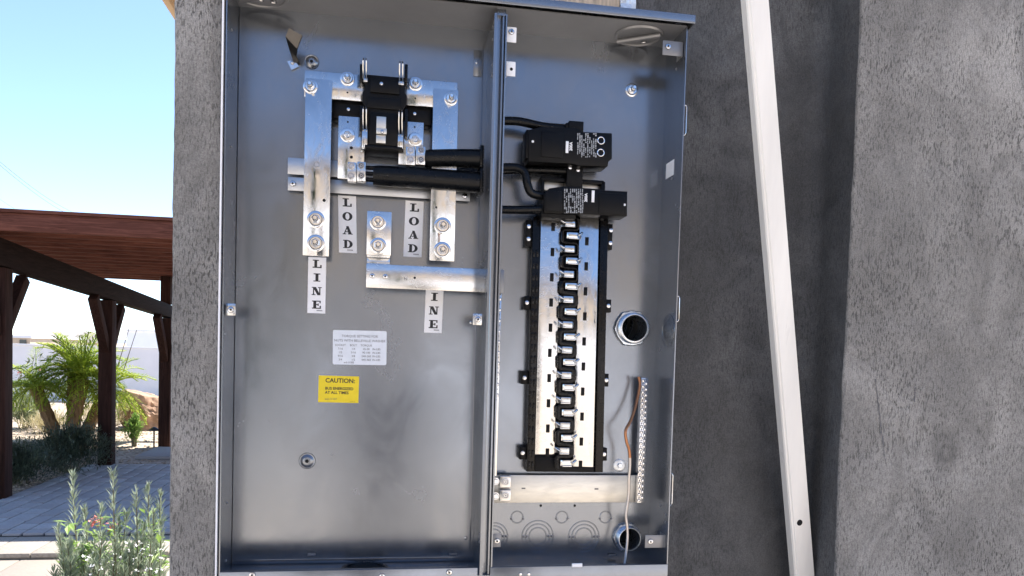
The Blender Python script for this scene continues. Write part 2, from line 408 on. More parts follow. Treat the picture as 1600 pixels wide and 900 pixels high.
# --- shared fasteners (local, axis towards the viewer) with material lists
def fast_mesh(name, parts, mats, n=20):
    mb = MB()
    for p in parts:
        mb.cur = p[0]
        if p[1] == 'l': mb.lathe((0, 0, 0), p[2], p[3] if len(p) > 3 else n, cap1=True)
    return mb.mesh(name, mats, 0, smooth=30)
def hexp(r, h0, h1): return [(r*.98, h0), (r, h0+.0004), (r, h1-.0008), (r*.84, h1)]
BOLT_BIG = fast_mesh('bolt', [(0, 'l', [(.0165, 0), (.0165, .0016), (.0158, .0020), (.0125, .0022), (.0122, .0030), (.0112, .0042), (.0085, .0042)], 28), (0, 'l', hexp(.0084, .0042, .0105), 6), (1, 'l', [(.0052, .0106), (.0052, .0107)], 16), (0, 'l', [(.0045, .0100), (.0045, .0225), (.0036, .0236)], 14)], ['bolt_zinc', 'ink'])
BOLT_MID = fast_mesh('bolt', [(0, 'l', [(.0135, 0), (.0135, .0014), (.0128, .0018), (.0102, .0020), (.0100, .0027), (.0090, .0038), (.0070, .0038)], 26), (0, 'l', hexp(.0072, .0038, .0088), 6), (1, 'l', [(.0048, .0089), (.0048, .0090)], 16), (0, 'l', [(.0041, .0080), (.0041, .0190), (.0033, .0200)], 14)], ['bolt_zinc', 'ink'])
BOLT_LOW = fast_mesh('bolt', [(0, 'l', [(.0138, 0), (.0138, .0013), (.0131, .0017), (.0105, .0019), (.0103, .0024), (.0080, .0026)], 26), (0, 'l', hexp(.0070, .0026, .0060), 6), (0, 'l', [(.0034, .0055), (.0034, .0082), (.0026, .0088)], 12)], ['bolt_zinc', 'ink'])
SCREW = fast_mesh('screw', [(0, 'l', [(.0056, 0), (.0058, .0016), (.0050, .0030), (.0032, .0036)], 16), (1, 'l', [(.0022, .0036), (.0022, .00365)], 6)], ['zinc', 'ink'])
SCREW_S = fast_mesh('screw', [(0, 'l', [(.0036, 0), (.0038, .001), (.0030, .0022), (.0014, .0026)], 14)], ['zinc'])
SOCKET = fast_mesh('set_screw', [(0, 'l', [(.0066, -.001), (.0066, .0012), (.0058, .002), (.0046, .002), (.0044, .0006)], 20), (1, 'l', [(.0044, .0005), (.0044, .0006)], 20), (0, 'l', [(.0032, .0005), (.0032, .0015)], 16), (1, 'l', [(.0017, .0015), (.0017, .00155)], 6)], ['zinc', 'ink'])
HEXHEAD = fast_mesh('bolt', [(0, 'l', [(.0075, 0), (.0075, .001)], 20), (0, 'l', hexp(.0058, .001, .0048), 6)], ['zinc'])
RIVET = fast_mesh('rivet', [(0, 'l', [(.0028, 0), (.0024, .001), (.0012, .0015)], 10)], ['grey_steel_paint'])
HOLE = fast_mesh('hole', [(0, 'l', [(.0030, -.001), (.0030, .0002)], 16)], ['void'])
def fix(me, x, y, Y, parent, rot=None, sc=None, base=None):
    p = at(x, y, Y); o = link(me.name.split('.')[0], me, parent, p)
    o.rotation_euler = (0, random.uniform(0, 1.0), 0) if rot is None else rot
    if sc: o.scale = (sc,)*3
    return o
def plate(name, r4, Y, th, mat, parent, bevel=.0008):
    x0, x1, z0, z1 = rect(*r4, Y); return BX(x0, x1, Y, Y+th, z0, z1).build(name, mat, parent, bevel)

# dimples pressed into the left back panel
for x, y, r in ((487, 97, .0145), (480, 720, .0165)):
    p = at(x, y, D_)
    mb = MB(); mb.lathe((p.x, D_, p.z), [(r, .0002), (r*.93, .0014), (r*.80, .0010), (r*.52, .0042), (r*.44, .0046), (r*.22, .0046)], 28, cap1=False)
    mb.cur = 1; mb.lathe((p.x, D_, p.z), [(r*.22, .0045), (r*.2, .0046)], 16, cap1=True)
    mb.build('mounting_dimple', ['grey_paint', 'void'], enc)
# brackets with screws
def bracket(r4, Y, screw=None, mat='zinc_strip', ret=None, smesh=None, th=.002):
    x0, x1, z0, z1 = rect(*r4, Y)
    mb = BX(x0, x1, Y, Y+th, z0, z1)
    if ret == 'r': mb.box(x1-.002, x1-.0001, Y+th+.0001, Y+.03, z0, z1)
    if ret == 'l': mb.box(x0+.0001, x0+.002, Y+th+.0001, Y+.03, z0, z1)
    o = mb.build('bracket', mat, enc, .0008)
    if screw: fix(smesh or SCREW, screw[0], screw[1], Y, o)
    return o
bracket((352.5, 368, 474, 493), .012, (361, 484), 'tin_plate', 'l')
bracket((739, 754, 490, 508), .012, (747, 499), 'tin_plate', 'r')
bracket((791, 807, 42, 66), .014, (799, 50), 'label_white', 'l')
bracket((791, 805.5, 96, 119), .014, (799, 108), 'label_white', 'l', HOLE)
bracket((1035.5, 1067.5, 64, 87), .012, (1043.5, 73), 'grey_steel_paint', 'r')
bracket((1008, 1040, 836, 856), .012, (1016, 846), 'grey_steel_paint', 'r')
bracket((769, 782.5, 834, 855), .012, (776.5, 845), 'grey_steel_paint', 'l')
x0, x1, z0, z1 = rect(740, 754, 78, 119, D_-.003)
BX(x0, min(x1, DL-.011), D_-.003, D_-.0001, z0, z1).build('bracket', 'grey_paint', enc, .0006)
fix(SCREW_S, 744.5, 98, D_-.003, enc); fix(SCREW_S, 727.5, 840.5, D_, enc); fix(SCREW_S, 736, 504, D_, enc)
# twisted tab near the top left
def twisted_tab():
    Y = D_
    mb = MB()
    pts = [((451.5, 44), (472, 55), .050), ((446, 57), (464, 76), .058), ((452, 78), (462.5, 87), .078), ((458, 95), (468, 99), .100), ((457, 97), (467.5, 101), .1045)]
    a = [at(p[0][0], p[0][1], p[2]) for p in pts]; b = [at(p[1][0], p[1][1], p[2]+.004) for p in pts]
    v = []; f = []
    for i in range(len(pts)):
        v += [a[i], b[i], b[i]+Vector((.001, .002, 0)), a[i]+Vector((.001, .002, 0))]
    for i in range(len(pts)-1):
        for k in range(4):
            j = (k+1) % 4; f.append((i*4+k, i*4+j, i*4+4+j, i*4+4+k))
    f += [(0, 1, 2, 3), (16+3, 16+2, 16+1, 16)]
    mb.add(v, f)
    x0, x1, z0, z1 = rect(450, 466, 94, 106, .106)
    cx, cz = (x0+x1)/2, (z0+z1)/2; h = .011; mb.cur = 1
    mb.prism([(cx-h, cz+.004), (cx+.003, cz+.011-.004), (cx+h, cz-.004), (cx-.003, cz-.012)], .1045, .1075)
    o = mb.build('twisted_tab', ['shaded_steel', 'zinc'], enc, 0, smooth=15)
    fix(SCREW_S, 457, 98, .1045, o)
twisted_tab()
# ceiling hub plates
def hub(cx, cy, r, rods):
    c = Vector((cx, cy, ZT)); mb = MB()
    mb.lathe(c, [(r*1.10, -.0002), (r*1.06, -.004), (r*.97, -.004), (r*.94, -.0015), (r*.5, -.001), (r*.02, -.001)], 40, 'Z', cap1=False)
    d = Vector((.82, -.57, 0)).normalized()*r*1.0
    mb.tube([c-d+Vector((0, 0, -.006)), c+d+Vector((0, 0, -.006))], .005, 8)
    o = mb.build('hub_plate', 'grey_steel_paint', enc)
    for dx, dy in rods:
        s = link('screw', SCREW, o, (c.x+dx, c.y+dy, ZT-.004), (R(-90), 0, 0))
p = atz(1006, 46, ZT); hub(p.x, .062, .045, ((.002, .012), (.018, .022)))
p = atz(412, 0, ZT); hub(p.x-.004, .048, .048, ((.0, .018), (.022, .022)))
for x, y in ((728, 12), (753, 25), (947, 35)):
    p = atz(x, y, ZT)
    if .0 < p.y < D_: link('rivet', RIVET, enc, (p.x, p.y, ZT-.0002), (R(-90), 0, 0)).scale = (1.4,)*3
# rivets on side and divider walls
for y in (40, 60, 100, 117, 836, 848):
    p = at(768 if y < 300 else 744, y, .02); link('rivet', RIVET, enc, (DL-.0003, .025, p.z), (0, 0, R(-90)))
def on_x(x, y, X): d = ray(x, y); return CAM+d*((X-CAM.x)/d.x)
for x, y in ((1057, 108), (1050, 279), (1032, 790), (1040, 804), (1040, 816), (1037, 852), (1052, 516), (1051, 527)):
    p = on_x(x, y, W_-.002)
    if 0 < p.y < D_: link('rivet', RIVET, enc, (W_-.0022, p.y, p.z), (0, 0, R(-90)))
for x, y in ((362, 47), (361, 229), (355, 786), (353, 876)):
    p = on_x(x, y, .001); link('rivet', RIVET, enc, (.0012, max(.01, min(.1, p.y)), p.z), (0, 0, R(90)))
# knockouts pressed into sheet
def knock(cx, cz, radii, name='knockout', side=None):
    mb = MB()
    for r in radii:
        prof = [(r-.0013, .00005), (r-.0006, .0007), (r+.0004, .0007), (r+.0012, .00005)]
        if side is None: mb.lathe((cx, D_, cz), prof, 36)
        else: mb.lathe((W_-.002, cx, cz), [(a, -h) for a, h in prof], 36, 'X')
    return mb.build(name, 'grey_paint', enc)
for x, y, rr in ((808, 808, (.0125,)), (878, 808, (.0125,)), (946, 808, (.0125,)), (840, 838, (.0335, .0262, .0185)), (912, 838.5, (.0335, .0262, .0185)), (772, 838, (.0285, .022, .015))):
    p = at(x, y, D_); knock(p.x, p.z, rr)
    if len(rr) == 1:
        link('rivet', RIVET, enc, (p.x+rr[0], D_-.0001, p.z-.003)); link('rivet', RIVET, enc, (p.x-rr[0], D_-.0001, p.z-.003))
    else:
        for q in rr[:2]:
            link('rivet', RIVET, enc, (p.x+q-.003, D_-.0001, p.z)); link('rivet', RIVET, enc, (p.x-q+.003, D_-.0001, p.z))
p = on_x(1044, 517, W_-.002); knock(min(.075, p.y), p.z, (.034,), side=1)
for x, y in ((845, 790), (898, 790)): fix(HOLE, x, y, D_, enc, sc=.9)
for x, y in ((487, 866), (708, 866), (957, 867)):
    x0, x1, z0, z1 = rect(x-6, x+6, y-1.5, y+2, D_-.0045); BX(x0, x1, D_-.006, D_-.0042, z0, z1).build('slot_tab', 'grey_steel_paint', enc, .0006)
# floor opening, bottom lip screws
p = atz(570, 886, ZF); mb = MB(); mb.lathe((p.x, .055, ZF), [(.046, .0001), (.046, .004), (.040, .004), (.038, .0006)], 36, 'Z'); mb.cur = 1; mb.lathe((p.x, .055, ZF), [(.0385, .0005), (.038, .0007)], 36, 'Z', cap1=True); mb.build('floor_opening', ['black_gloss', 'void'], enc)
for x, y in ((394, 898), (597, 900), (702, 894)): fix(SCREW, x, y, -.003, enc)
for x, y in ((813, 897), (826, 897)): fix(SCREW_S, x, y, -.003, enc)
plate('lip_clip', (894, 910, 880.5, 886), -.006, .003, 'label_white', enc, .0006)
# wire latches on the outside of the right wall
for x, y0, y1 in ((1072, 165, 212), (1060.5, 463, 503), (1050, 740, 790)):
    a = at(x+2, y0, .008); b = at(x+2, y1-4, .008); X = W_+.007
    MB().tube([(W_, .008, a.z), (X-.002, .008, a.z), (X, .008, a.z-.004), (X, .008, b.z), (X-.002, .008, b.z-.004), (W_, .008, b.z-.006)], .0013, 8).build('latch_wire', 'tin_plate', enc)
# studs beside: two loose bolts on washers
o = fix(BOLT_MID, 987, 141, D_, enc, sc=1.02)
mb = MB(); p = at(968, 727, D_); mb.lathe((p.x, D_, p.z), [(.0135, 0), (.0135, .0014), (.0125, .0018), (.006, .0020)], 24, cap1=True); mb.lathe((p.x, D_, p.z), hexp(.0060, .002, .006), 6, cap1=True); mb.build('washer_bolt', 'conduit_zinc', enc)

# --- stickers
def T(s, size, x, z, y, mat, parent, align='LEFT', bold=0, name='lettering', rot=0):
    cu_ = bpy.data.curves.new('txt', 'FONT'); cu_.body = s; cu_.size = size; cu_.align_x = align; cu_.offset = bold; cu_.resolution_u = 3
    ob = bpy.data.objects.new('txt', cu_); me = bpy.data.meshes.new_from_object(ob)
    bpy.data.objects.remove(ob); bpy.data.curves.remove(cu_)
    me.name = name; me.materials.clear(); me.materials.append(M[mat])
    o = link(name, me, parent, (x, y, z), (R(90), rot, 0)); return o
GLY = {
 'L': [('r', .22, 0, .50, 1), ('r', .05, .88, .67, 1), ('r', .05, 0, .95, .14), ('r', .80, .1, .95, .38)],
 'I': [('r', .33, 0, .67, 1), ('r', .12, .88, .88, 1), ('r', .12, 0, .88, .12)],
 'N': [('r', .13, 0, .25, 1), ('r', .75, 0, .87, 1), ('p', (.10, 1), (.42, 1), (.87, 0), (.58, 0)), ('r', .0, 0, .38, .1), ('r', .62, .9, 1, 1), ('r', 0, .9, .3, 1)],
 'E': [('r', .18, 0, .48, 1), ('r', .05, .88, .92, 1), ('r', .05, 0, .95, .13), ('r', .45, .44, .68, .56), ('r', .80, .68, .92, .95), ('r', .82, .1, .95, .38), ('r', .62, .34, .72, .66)],
 'O': [('o', .5, .5, .50, .52, .20, .40, 0, 360)],
 'D': [('r', .15, 0, .43, 1), ('r', .03, .9, .46, 1), ('r', .03, 0, .46, .1), ('o', .42, .5, .56, .5, .27, .39, -90, 90)],
 'A': [('p', (.08, 0), (.20, 0), (.52, .92), (.44, 1)), ('p', (.36, 1), (.60, 1), (.94, 0), (.60, 0)), ('r', .22, .26, .72, .36), ('r', 0, 0, .36, .1), ('r', .52, 0, 1, .1)],
}
def glyph(ch, x, z, w, h, y, parent, shear, off):
    mb = MB(); k = 0
    def tr(u, v): return (x+u*w+shear*(z+v*h-off), z+v*h)
    for g in GLY[ch]:
        yy = y-k*4e-5; k += 1
        if g[0] == 'r': P = [tr(g[1], g[2]), tr(g[3], g[2]), tr(g[3], g[4]), tr(g[1], g[4])]; mb.add([(a, yy, b) for a, b in P], [(0, 1, 2, 3)])
        elif g[0] == 'p': P = [tr(*q) for q in g[1:]]; mb.add([(a, yy, b) for a, b in P], [(0, 1, 2, 3)])
        else:
            _, cx, cz, ro, rz, ri, rzi, a0, a1 = g; n = 28; v = []
            for i in range(n+1):
                t = R(a0+(a1-a0)*i/n); c, s_ = math.cos(t), math.sin(t)
                for p in (tr(cx+ro*c, cz+rz*s_), tr(cx+ri*c, cz+rzi*s_)): v.append((p[0], yy, p[1]))
            mb.add(v, [(2*i, 2*i+2, 2*i+3, 2*i+1) for i in range(n)])
    mb.build('letter', 'ink', parent, smooth=0)
def word_sticker(word, r4, shear, label, skip=None):
    Y = D_-.0006; x0, x1, z0, z1 = rect(*r4, Y); zm = (z0+z1)/2
    mb = MB(); f = lambda x, zz: x+shear*(zz-zm)
    mb.prism([(f(x0, z0), z0), (f(x1, z0), z0), (f(x1, z1), z1), (f(x0, z1), z1)], Y, Y+.0005)
    o = mb.build('word_sticker', 'label_white', enc); o['label'] = label
    h = (z1-z0); lh = h*.145; pitch = h*.243
    for i, ch in enumerate(word):
        zz = z1-h*.045-lh-i*pitch
        lw = (x1-x0)*(.56 if ch != 'I' else .50)
        glyph(ch, (x0+x1)/2-lw/2, zz, lw, lh, Y-.0002, o, shear, zm)
    mb = MB(); q = x0+(x1-x0)*.52
    for i in range(7): mb.box(q+i*.0016, q+i*.0016+.0011, Y-.0003, Y-.0001, z0+h*.04, z0+h*.058)
    mb.build('fine_print', 'ink_soft', o)
word_sticker('LOAD', (529, 557, 306, 395), -.035, 'white sticker reading LOAD under the left lug')
word_sticker('LOAD', (632, 660.5, 314, 401.5), .02, 'white sticker reading LOAD beside the middle neutral terminal')
word_sticker('LINE', (481, 509, 402, 489.5), 0, 'white sticker reading LINE under the long busbar')
word_sticker('LINE', (664.5, 692, 432, 520), .02, 'white sticker reading LINE half hidden by the neutral bar')
def board(name, r4, mat, tilt, rc_):
    Y = D_-.0006; x0, x1, z0, z1 = rect(*r4, Y)
    P = rounded(x1-rc_, z1-rc_, rc_, 0, PI/2, 4)+rounded(x0+rc_, z1-rc_, rc_, PI/2, PI, 4)+rounded(x0+rc_, z0+rc_, rc_, PI, 1.5*PI, 4)+rounded(x1-rc_, z0+rc_, rc_, 1.5*PI, 2*PI, 4)
    cx, cz = (x0+x1)/2, (z0+z1)/2
    mb = MB(); mb.prism([(x-cx, zz-cz) for x, zz in P], 0, .0005)
    o = link(name, mb.mesh(name, mat), enc, (cx, Y, cz), (0, tilt, 0)); return o, (x1-x0), (z1-z0)
o, w_, h_ = board('torque_sticker', (520, 604, 516.5, 570), 'label_grey', R(-.6), .003)
o['label'] = 'pale grey torque setting sticker with a table of small print'
yy = -.0003
T('TORQUE SETTING FOR', .0068, 0, h_*.30, yy, 'ink_soft', o, 'CENTER'); T('NUTS WITH BELLEVILLE WASHER', .0068, 0, h_*.17, yy, 'ink_soft', o, 'CENTER')
for i, row in enumerate((('SOCKET', 'BOLT', 'TORQUE', ''), ('7/16', '1/4', '45-50', 'IN-LBS'), ('1/2', '5/16', '90-100', 'IN-LBS'), ('9/16', '3/8', '240-260', 'IN-LBS'), ('3/4', '1/2', '440-460', 'IN-LBS'))):
    for u, s_ in zip((-.36, -.12, .12, .31), row):
        if s_: T(s_, .0056, u*w_, h_*(.04-.105*i), yy, 'ink_soft', o, 'CENTER')
T('wd-11302', .005, -.2*w_, -h_*.46, yy, 'ink', o, 'CENTER')
o, w_, h_ = board('caution_sticker', (497.5, 560.5, 587.5, 629), 'label_yellow', R(.4), .0006)
o['label'] = 'yellow caution sticker with black lettering'
T('CAUTION:', .0122, -.335*w_, h_*.25, yy, 'ink', o, bold=.0003); T('BUS ENERGIZED', .0076, -.335*w_, -h_*.02, yy, 'ink', o, bold=.0002); T('AT ALL TIMES', .0076, -.335*w_, -h_*.175, yy, 'ink', o, bold=.0002)
T('wd-11107', .0058, -.335*w_, -h_*.41, yy, 'ink_soft', o); T('rev 04-18', .0026, .28*w_, -h_*.47, yy, 'ink', o)
a = on_x(1041, 264, W_-.0022); b = on_x(1053, 258, W_-.0022)
mb = MB(); mb.box(W_-.0027, W_-.0021, min(a.y, b.y), max(a.y, b.y), at(1046, 274, .05).z, at(1046, 250, .05).z); o = mb.build('rating_sticker', 'label_white', enc)
o['label'] = 'small white sticker on the side wall'

# ------------------------------------------------------------------ meter socket assembly
mt_ = thing('meter_socket', 'meter socket of black jaw block and shiny tin plated busbars in left compartment', 'meter socket', at(590, 400, D_))
# mounting channel
x0, x1, z0, z1 = rect(450, 735, 263, 296, .096)
zz = at(457, 287, .096).z; sl_ = 0
mb = MB(); mb.box(x0, x1, .094, .096, zz-.0135, zz+.0125); mb.box(x0, x1, .0961, .1095, zz+.0105, zz+.0124)
mb.box(x0, x1, .088, .090, zz+.0165, zz+.0480); mb.box(x0, x1, .0901, .1095, zz+.0460, zz+.0479)
o = mb.build('mounting_channel', 'zinc_strip', mt_, .0006)
fix(SCREW, 457.5, 287, .094, o); fix(SCREW, 726, 306, .094, o)
YB = .060
def bar(r4, Y, th, mat='tin_plate', bolts=(), name='busbar', holes=()):
    o = plate(name, r4, Y, th, mat, mt_, .0012)
    for b in bolts: fix(b[2], b[0], b[1], Y, o)
    for h in holes: fix(HOLE, h[0], h[1], Y, o, sc=h[2] if len(h) > 2 else 1)
    return o
bar((475.5, 570, 113, 155), YB+.0065, .006, bolts=((543, 123, BOLT_MID),), holes=((543, 144.5, .55),))
bar((628, 715, 125, 167), YB+.0065, .006, bolts=((649, 131, BOLT_MID),), holes=((649, 153.5, .55),))
bar((475, 516.5, 123, 400), YB, .006, 'tin_plate', ((485, 135, BOLT_MID), (493.5, 343, BOLT_BIG), (493.5, 380, BOLT_BIG), (495, 258, HEXHEAD)), holes=((506.5, 313),))
bar((674, 713.5, 139, 408), YB, .006, 'tin_plate', ((704.5, 154, BOLT_MID), (691.5, 353, BOLT_BIG), (691, 391, BOLT_BIG)), holes=((681.5, 324, .7),))
bar((528, 569.5, 182, 280), YB+.004, .006, 'tin_plate', ((543, 211, BOLT_LOW),), holes=((549, 231), (549, 245.5), (543.5, 190.5, .6)))
bar((623, 661.5, 190, 258), YB+.004, .006, 'tin_plate', ((648.5, 218, BOLT_LOW),), holes=((648, 198.5, .6),))
def lug(r4, Y, sc_):
    x0, x1, z0, z1 = rect(*r4, Y); xm = x0+(x1-x0)*.5
    mb = BX(x0, xm-.0006, Y+.004, Y+.02, z0, z1); mb.box(xm+.0006, x1, Y, Y+.02, z0+.001, z1+.001)
    o = mb.build('lug', 'brushed_tin', mt_, .001)
    for i, (x, y) in enumerate(sc_): fix(SOCKET if x > (r4[0]+r4[1])/2 else HEXHEAD, x, y, Y if x > (r4[0]+r4[1])/2 else Y+.004, o, sc=.92)
lug((543, 571.5, 253, 283.5), .042, ((549, 260), (564.5, 259), (548.5, 275), (564.5, 274.5)))
lug((634, 664.5, 229, 257.5), .042, ((641.5, 235), (658, 234.5), (641.5, 250), (658, 249.5)))
# black insulators behind, moulded block
plate('insulator', (519, 572, 157, 186), .078, .03, 'black_plastic', mt_, .001); plate('insulator', (628, 675, 164, 194), .078, .03, 'black_plastic', mt_, .001)
fix(SCREW_S, 544.5, 171, .078, mt_); fix(SCREW_S, 648, 178, .078, mt_)
x0, x1, z0, z1 = rect(567, 634, 118, 235, .05)
dx = (x1-x0); h = z1-z0
mb = MB()
mb.prism([(x0+dx*.03, z1), (x1-dx*.03, z1), (x1-dx*.03, z1-h*.20), (x1+dx*.02, z1-h*.24), (x1+dx*.02, z1-h*.36), (x1-dx*.05, z1-h*.42), (x1-dx*.04, z0), (x0+dx*.06, z0), (x0+dx*.04, z1-h*.42), (x0-dx*.02, z1-h*.36), (x0-dx*.02, z1-h*.24), (x0+dx*.03, z1-h*.20)], .052, .105)
mb.box(x0+dx*.16, x1-dx*.16, .047, .0519, z0+h*.76, z1-h*.06); mb.box(x0+dx*.16, x1-dx*.16, .046, .0519, z0+h*.06, z0+h*.50)
mb.box(x0+dx*.06, x1-dx*.06, .043, .0519, z0+h*.005, z0+h*.05); mb.box(x0+dx*.1, x1-dx*.1, .048, .0519, z0+h*.55, z0+h*.70)
mb.build('terminal_block', 'black_plastic', mt_, .0012)
fix(SCREW_S, 596, 131, .047, mt_)
for r4 in ((562, 569, 100, 128), (632, 637, 100, 128), (562, 569, 165, 205), (632, 637, 170, 212)): plate('jaw_guard', r4, .046, .03, 'black_gloss', mt_, .001)
def jaw(x, y0, y1, side, long_=0):
    a = at(x, y0, .030); b = at(x, y1, .045); s = side
    mb = MB(); w2 = .0032
    for off in (-.0030, .0030):
        pr = [(a.x+off*.6, .031, a.z), (a.x+off, .026, a.z-.006), (a.x+off, .030, (a.z+b.z)/2), (b.x+off, .044, b.z), (b.x+off, .058, b.z)]
        v = []; f = []
        for p in pr: v += [(p[0]-.0011, p[1], p[2]), (p[0]+.0011, p[1], p[2]), (p[0]+.0011, p[1]+.012, p[2]), (p[0]-.0011, p[1]+.012, p[2])]
        for i in range(len(pr)-1):
            for k in range(4): f.append((i*4+k, i*4+(k+1) % 4, i*4+4+(k+1) % 4, i*4+4+k))
        f += [(3, 2, 1, 0), tuple((len(pr)-1)*4+k for k in range(4))]
        mb.add(v, f)
    mb.box(b.x-.005, b.x+.005, .046, .058, b.z-.004-long_, b.z+.003)
    mb.build('jaw', 'tin_plate', mt_, .0006)
jaw(570, 90, 124, -1); jaw(627, 95, 129, 1); jaw(570, 166, 204, -1, .028); jaw(626, 171, 212, 1, .02)
# ground tab in the middle of the block
x0, x1, z0, z1 = rect(588, 603, 182, 224, .042)
mb = MB(); mb.box(x0, x1, .042, .046, z0+(z1-z0)*.48, z1); mb.box(x0, x1+.0015, .034, .0419, z0+(z1-z0)*.32, z0+(z1-z0)*.52); mb.box(x0, x1, .040, .0459, z0, z0+(z1-z0)*.30)
o = mb.build('ground_tab', 'dull_aluminium', mt_, .0006); fix(SCREW_S, 597, 206, .034, o)

# ------------------------------------------------------------------ neutral bar
nb = thing('neutral_busbar', 'tin plated neutral bar stamped N with a two bolt terminal above it', 'busbar', at(660, 440, D_))
x0, x1, z0, z1 = rect(572, 757, 416, 453, .052)
o = BX(x0, XD1+.004, .052, .058, z0, z1).build('bar', 'brushed_tin', nb, .001)
for x, y in ((581.5, 431), (602, 432)): fix(SCREW, x, y, .052, o, sc=.85)
fix(HOLE, 648, 434, .052, o, sc=.8)
p = at(631, 438, .0517); T('N', .0085, p.x, p.z, .0517, 'ink_soft', o, name='stamped_letter')
o = plate('terminal_bar', (573, 611.5, 330, 399), .050, .006, 'brushed_tin', nb, .0012)
for x, y in ((590.5, 347), (591, 384)): fix(BOLT_BIG, x, y, .050, o, sc=.95)
x0, x1, z0, z1 = rect(573, 609.5, 397, 412, .056); mb = BX(x0, x1, .0562, .0565+.02, z1-.006, z1); mb.box(x0, x1, .071, .077, z0-.01, z1-.0061); mb.box(x0, x1, .0585, .0709, z0-.006, z0+.001); mb.build('bent_foot', 'brushed_tin', nb, .001)
# neutral strip running down the divider in the right compartment
x0, x1, z0, z1 = rect(774, 787.5, 421, 458, .03); BX(max(x0, XD1-.001), x1, .03, .036, z0, z1).build('strip_tab', 'grey_steel_paint', nb, .001)
xa = at(781.8, 600, .04).x; z1 = at(781, 458, .04).z; z0 = at(775, 744, .04).z
o = BX(XD1-.012+.0125, XD1+.0095, .040, .050, z0, z1).build('neutral_strip', 'brushed_tin', nb, .0008)
k = z1-.012
while k > z0+.15:
    link('screw', SCREW_S, o, (XD1+.0055, .040, k)); link('hole', HOLE, o, (XD1+.0055, .040, k-.0095)).scale = (.5,)*3; k -= .021

# ------------------------------------------------------------------ big load cables in the left compartment
def cable(name, pts, r, label, group=None, flat=1, mat='black_insulation', n=14, cat='cable'):
    P = [at(*p) for p in pts]; Q = []
    for i in range(len(P)-1):                                   # catmull-rom
        p0, p1, p2, p3 = P[max(0, i-1)], P[i], P[i+1], P[min(len(P)-1, i+2)]
        for k in range(6):
            t = k/6; Q.append(.5*((2*p1)+(-p0+p2)*t+(2*p0-5*p1+4*p2-p3)*t*t+(-p0+3*p1-3*p2+p3)*t**3))
    Q.append(P[-1])
    t_ = thing(name, label, cat, tuple(P[0]), group)
    MB().tube(Q, r, n, flat=flat).build('jacket', mat, t_, smooth=60)
    return t_, Q
def sleeve(xa, xb, ya0, ya1, yb0, yb1, label, fingers):
    Y = .046
    t_ = thing('cable_sleeve', label, 'cable', at(xa, ya1, Y))
    rows = []; n = 18; N = 14; v = []; f = []
    for i in range(N+1):
        u = i/N; x = xa+(xb-xa)*u
        top = at(x, ya0+(yb0-ya0)*u, Y).z; bot = at(x, ya1+(yb1-ya1)*u, Y).z; X = at(x, (ya0+ya1)/2, Y).x
        zc = (top+bot)/2+math.sin(u*PI)*.001; rz = (top-bot)/2; ry = .021
        if u == 0: rz *= .93
        for k in range(n):
            a = 2*PI*k/n
            v.append((X, Y+.012-ry*math.cos(a), zc+rz*math.copysign(abs(math.sin(a))**.8, math.sin(a))))
    for i in range(N):
        for k in range(n): f.append((i*n+k, i*n+(k+1) % n, (i+1)*n+(k+1) % n, (i+1)*n+k))
    f += [list(range(n)), [N*n+k for k in range(n)][::-1]]
    MB().add(v, f).build('jacket', 'black_insulation', t_, smooth=60)
    # clamp ring with teeth at the divider end
    x0 = at(xb, yb0, Y).x; zt = at(xb, yb0-2, Y).z; zb_ = at(xb, yb1+2, Y).z
    mb = MB(); mb.box(x0-.003, x0+.002, Y-.012, Y+.045, zb_, zt)
    k = zb_
    while k < zt-.003: mb.box(x0+.0021, x0+.005, Y-.010, Y+.03, k+.0008, k+.0035); k += .0055
    mb.build('end_clamp', 'black_gloss', t_, .0005)
    if fingers:
        for q in fingers:
            a = at(xa-11, q, Y-.003); b = at(xa+2, q+.8, Y-.002)
            MB().tube([a, b], .0042, 10).build('strand_end', 'black_gloss', t_)
    return t_
sleeve(583, 752, 256, 288, 267, 300, 'thick black load cable sleeve leading from the left lug to the divider', (262, 271, 280))
sleeve(665, 752, 232, 259, 231, 261, 'short thick black cable sleeve leading from the right lug to the divider', None)

# ------------------------------------------------------------------ breakers' bus (load centre interior)
lc = thing('breaker_bus', 'black breaker mounting base with two silver bus plates and interlocking stabs', 'load centre', at(880, 735, D_))
def lerp(a, b, t): return a+(b-a)*t
def quad(name, tl, tr, br, bl, Y, th, mat, parent, bevel=.0008):
    P = [at(*p, Y) for p in (tl, tr, br, bl)]
    return MB().prism([(p.x, p.z) for p in P], Y, Y+th).build(name, mat, parent, bevel)
quad('base', (833, 338), (950, 340), (942, 738), (823, 737), .090, .0195, 'black_plastic', lc)
quad('side_rail', (833, 338), (844, 338), (835, 737), (823, 737), .078, .0118, 'black_gloss', lc)
quad('side_rail', (938.5, 345), (950.5, 345), (942, 738), (930, 738), .078, .0118, 'black_gloss', lc)
quad('foot_bar', (836, 711), (930, 730), (929.5, 738), (835.5, 737), .082, .0078, 'black_plastic', lc)
quad('foot_bar', (836, 710), (870, 711), (869, 730), (835.5, 730), .0845, .005, 'black_plastic', lc, .0004)
RIB = BX(-.0022, .0022, -.002, 0, -.0075, .0075).mesh('rail_rib', 'black_gloss', .0006)
for i in range(19):
    y = 396+i*18.4; t = (y-338)/399
    for dxp in (-2.8, 2.6):
        p = at(lerp(838.5, 829, t)+dxp, y, .078); link('rail_rib', RIB, lc, p)
YP = .079
quad('bus_plate', (845.5, 340), (876.5, 340), (866.5, 710), (836, 710), YP, .003, 'brushed_tin', lc)
quad('bus_plate', (906, 336), (936, 337), (927, 730), (895.5, 729), YP, .003, 'tin_plate', lc)
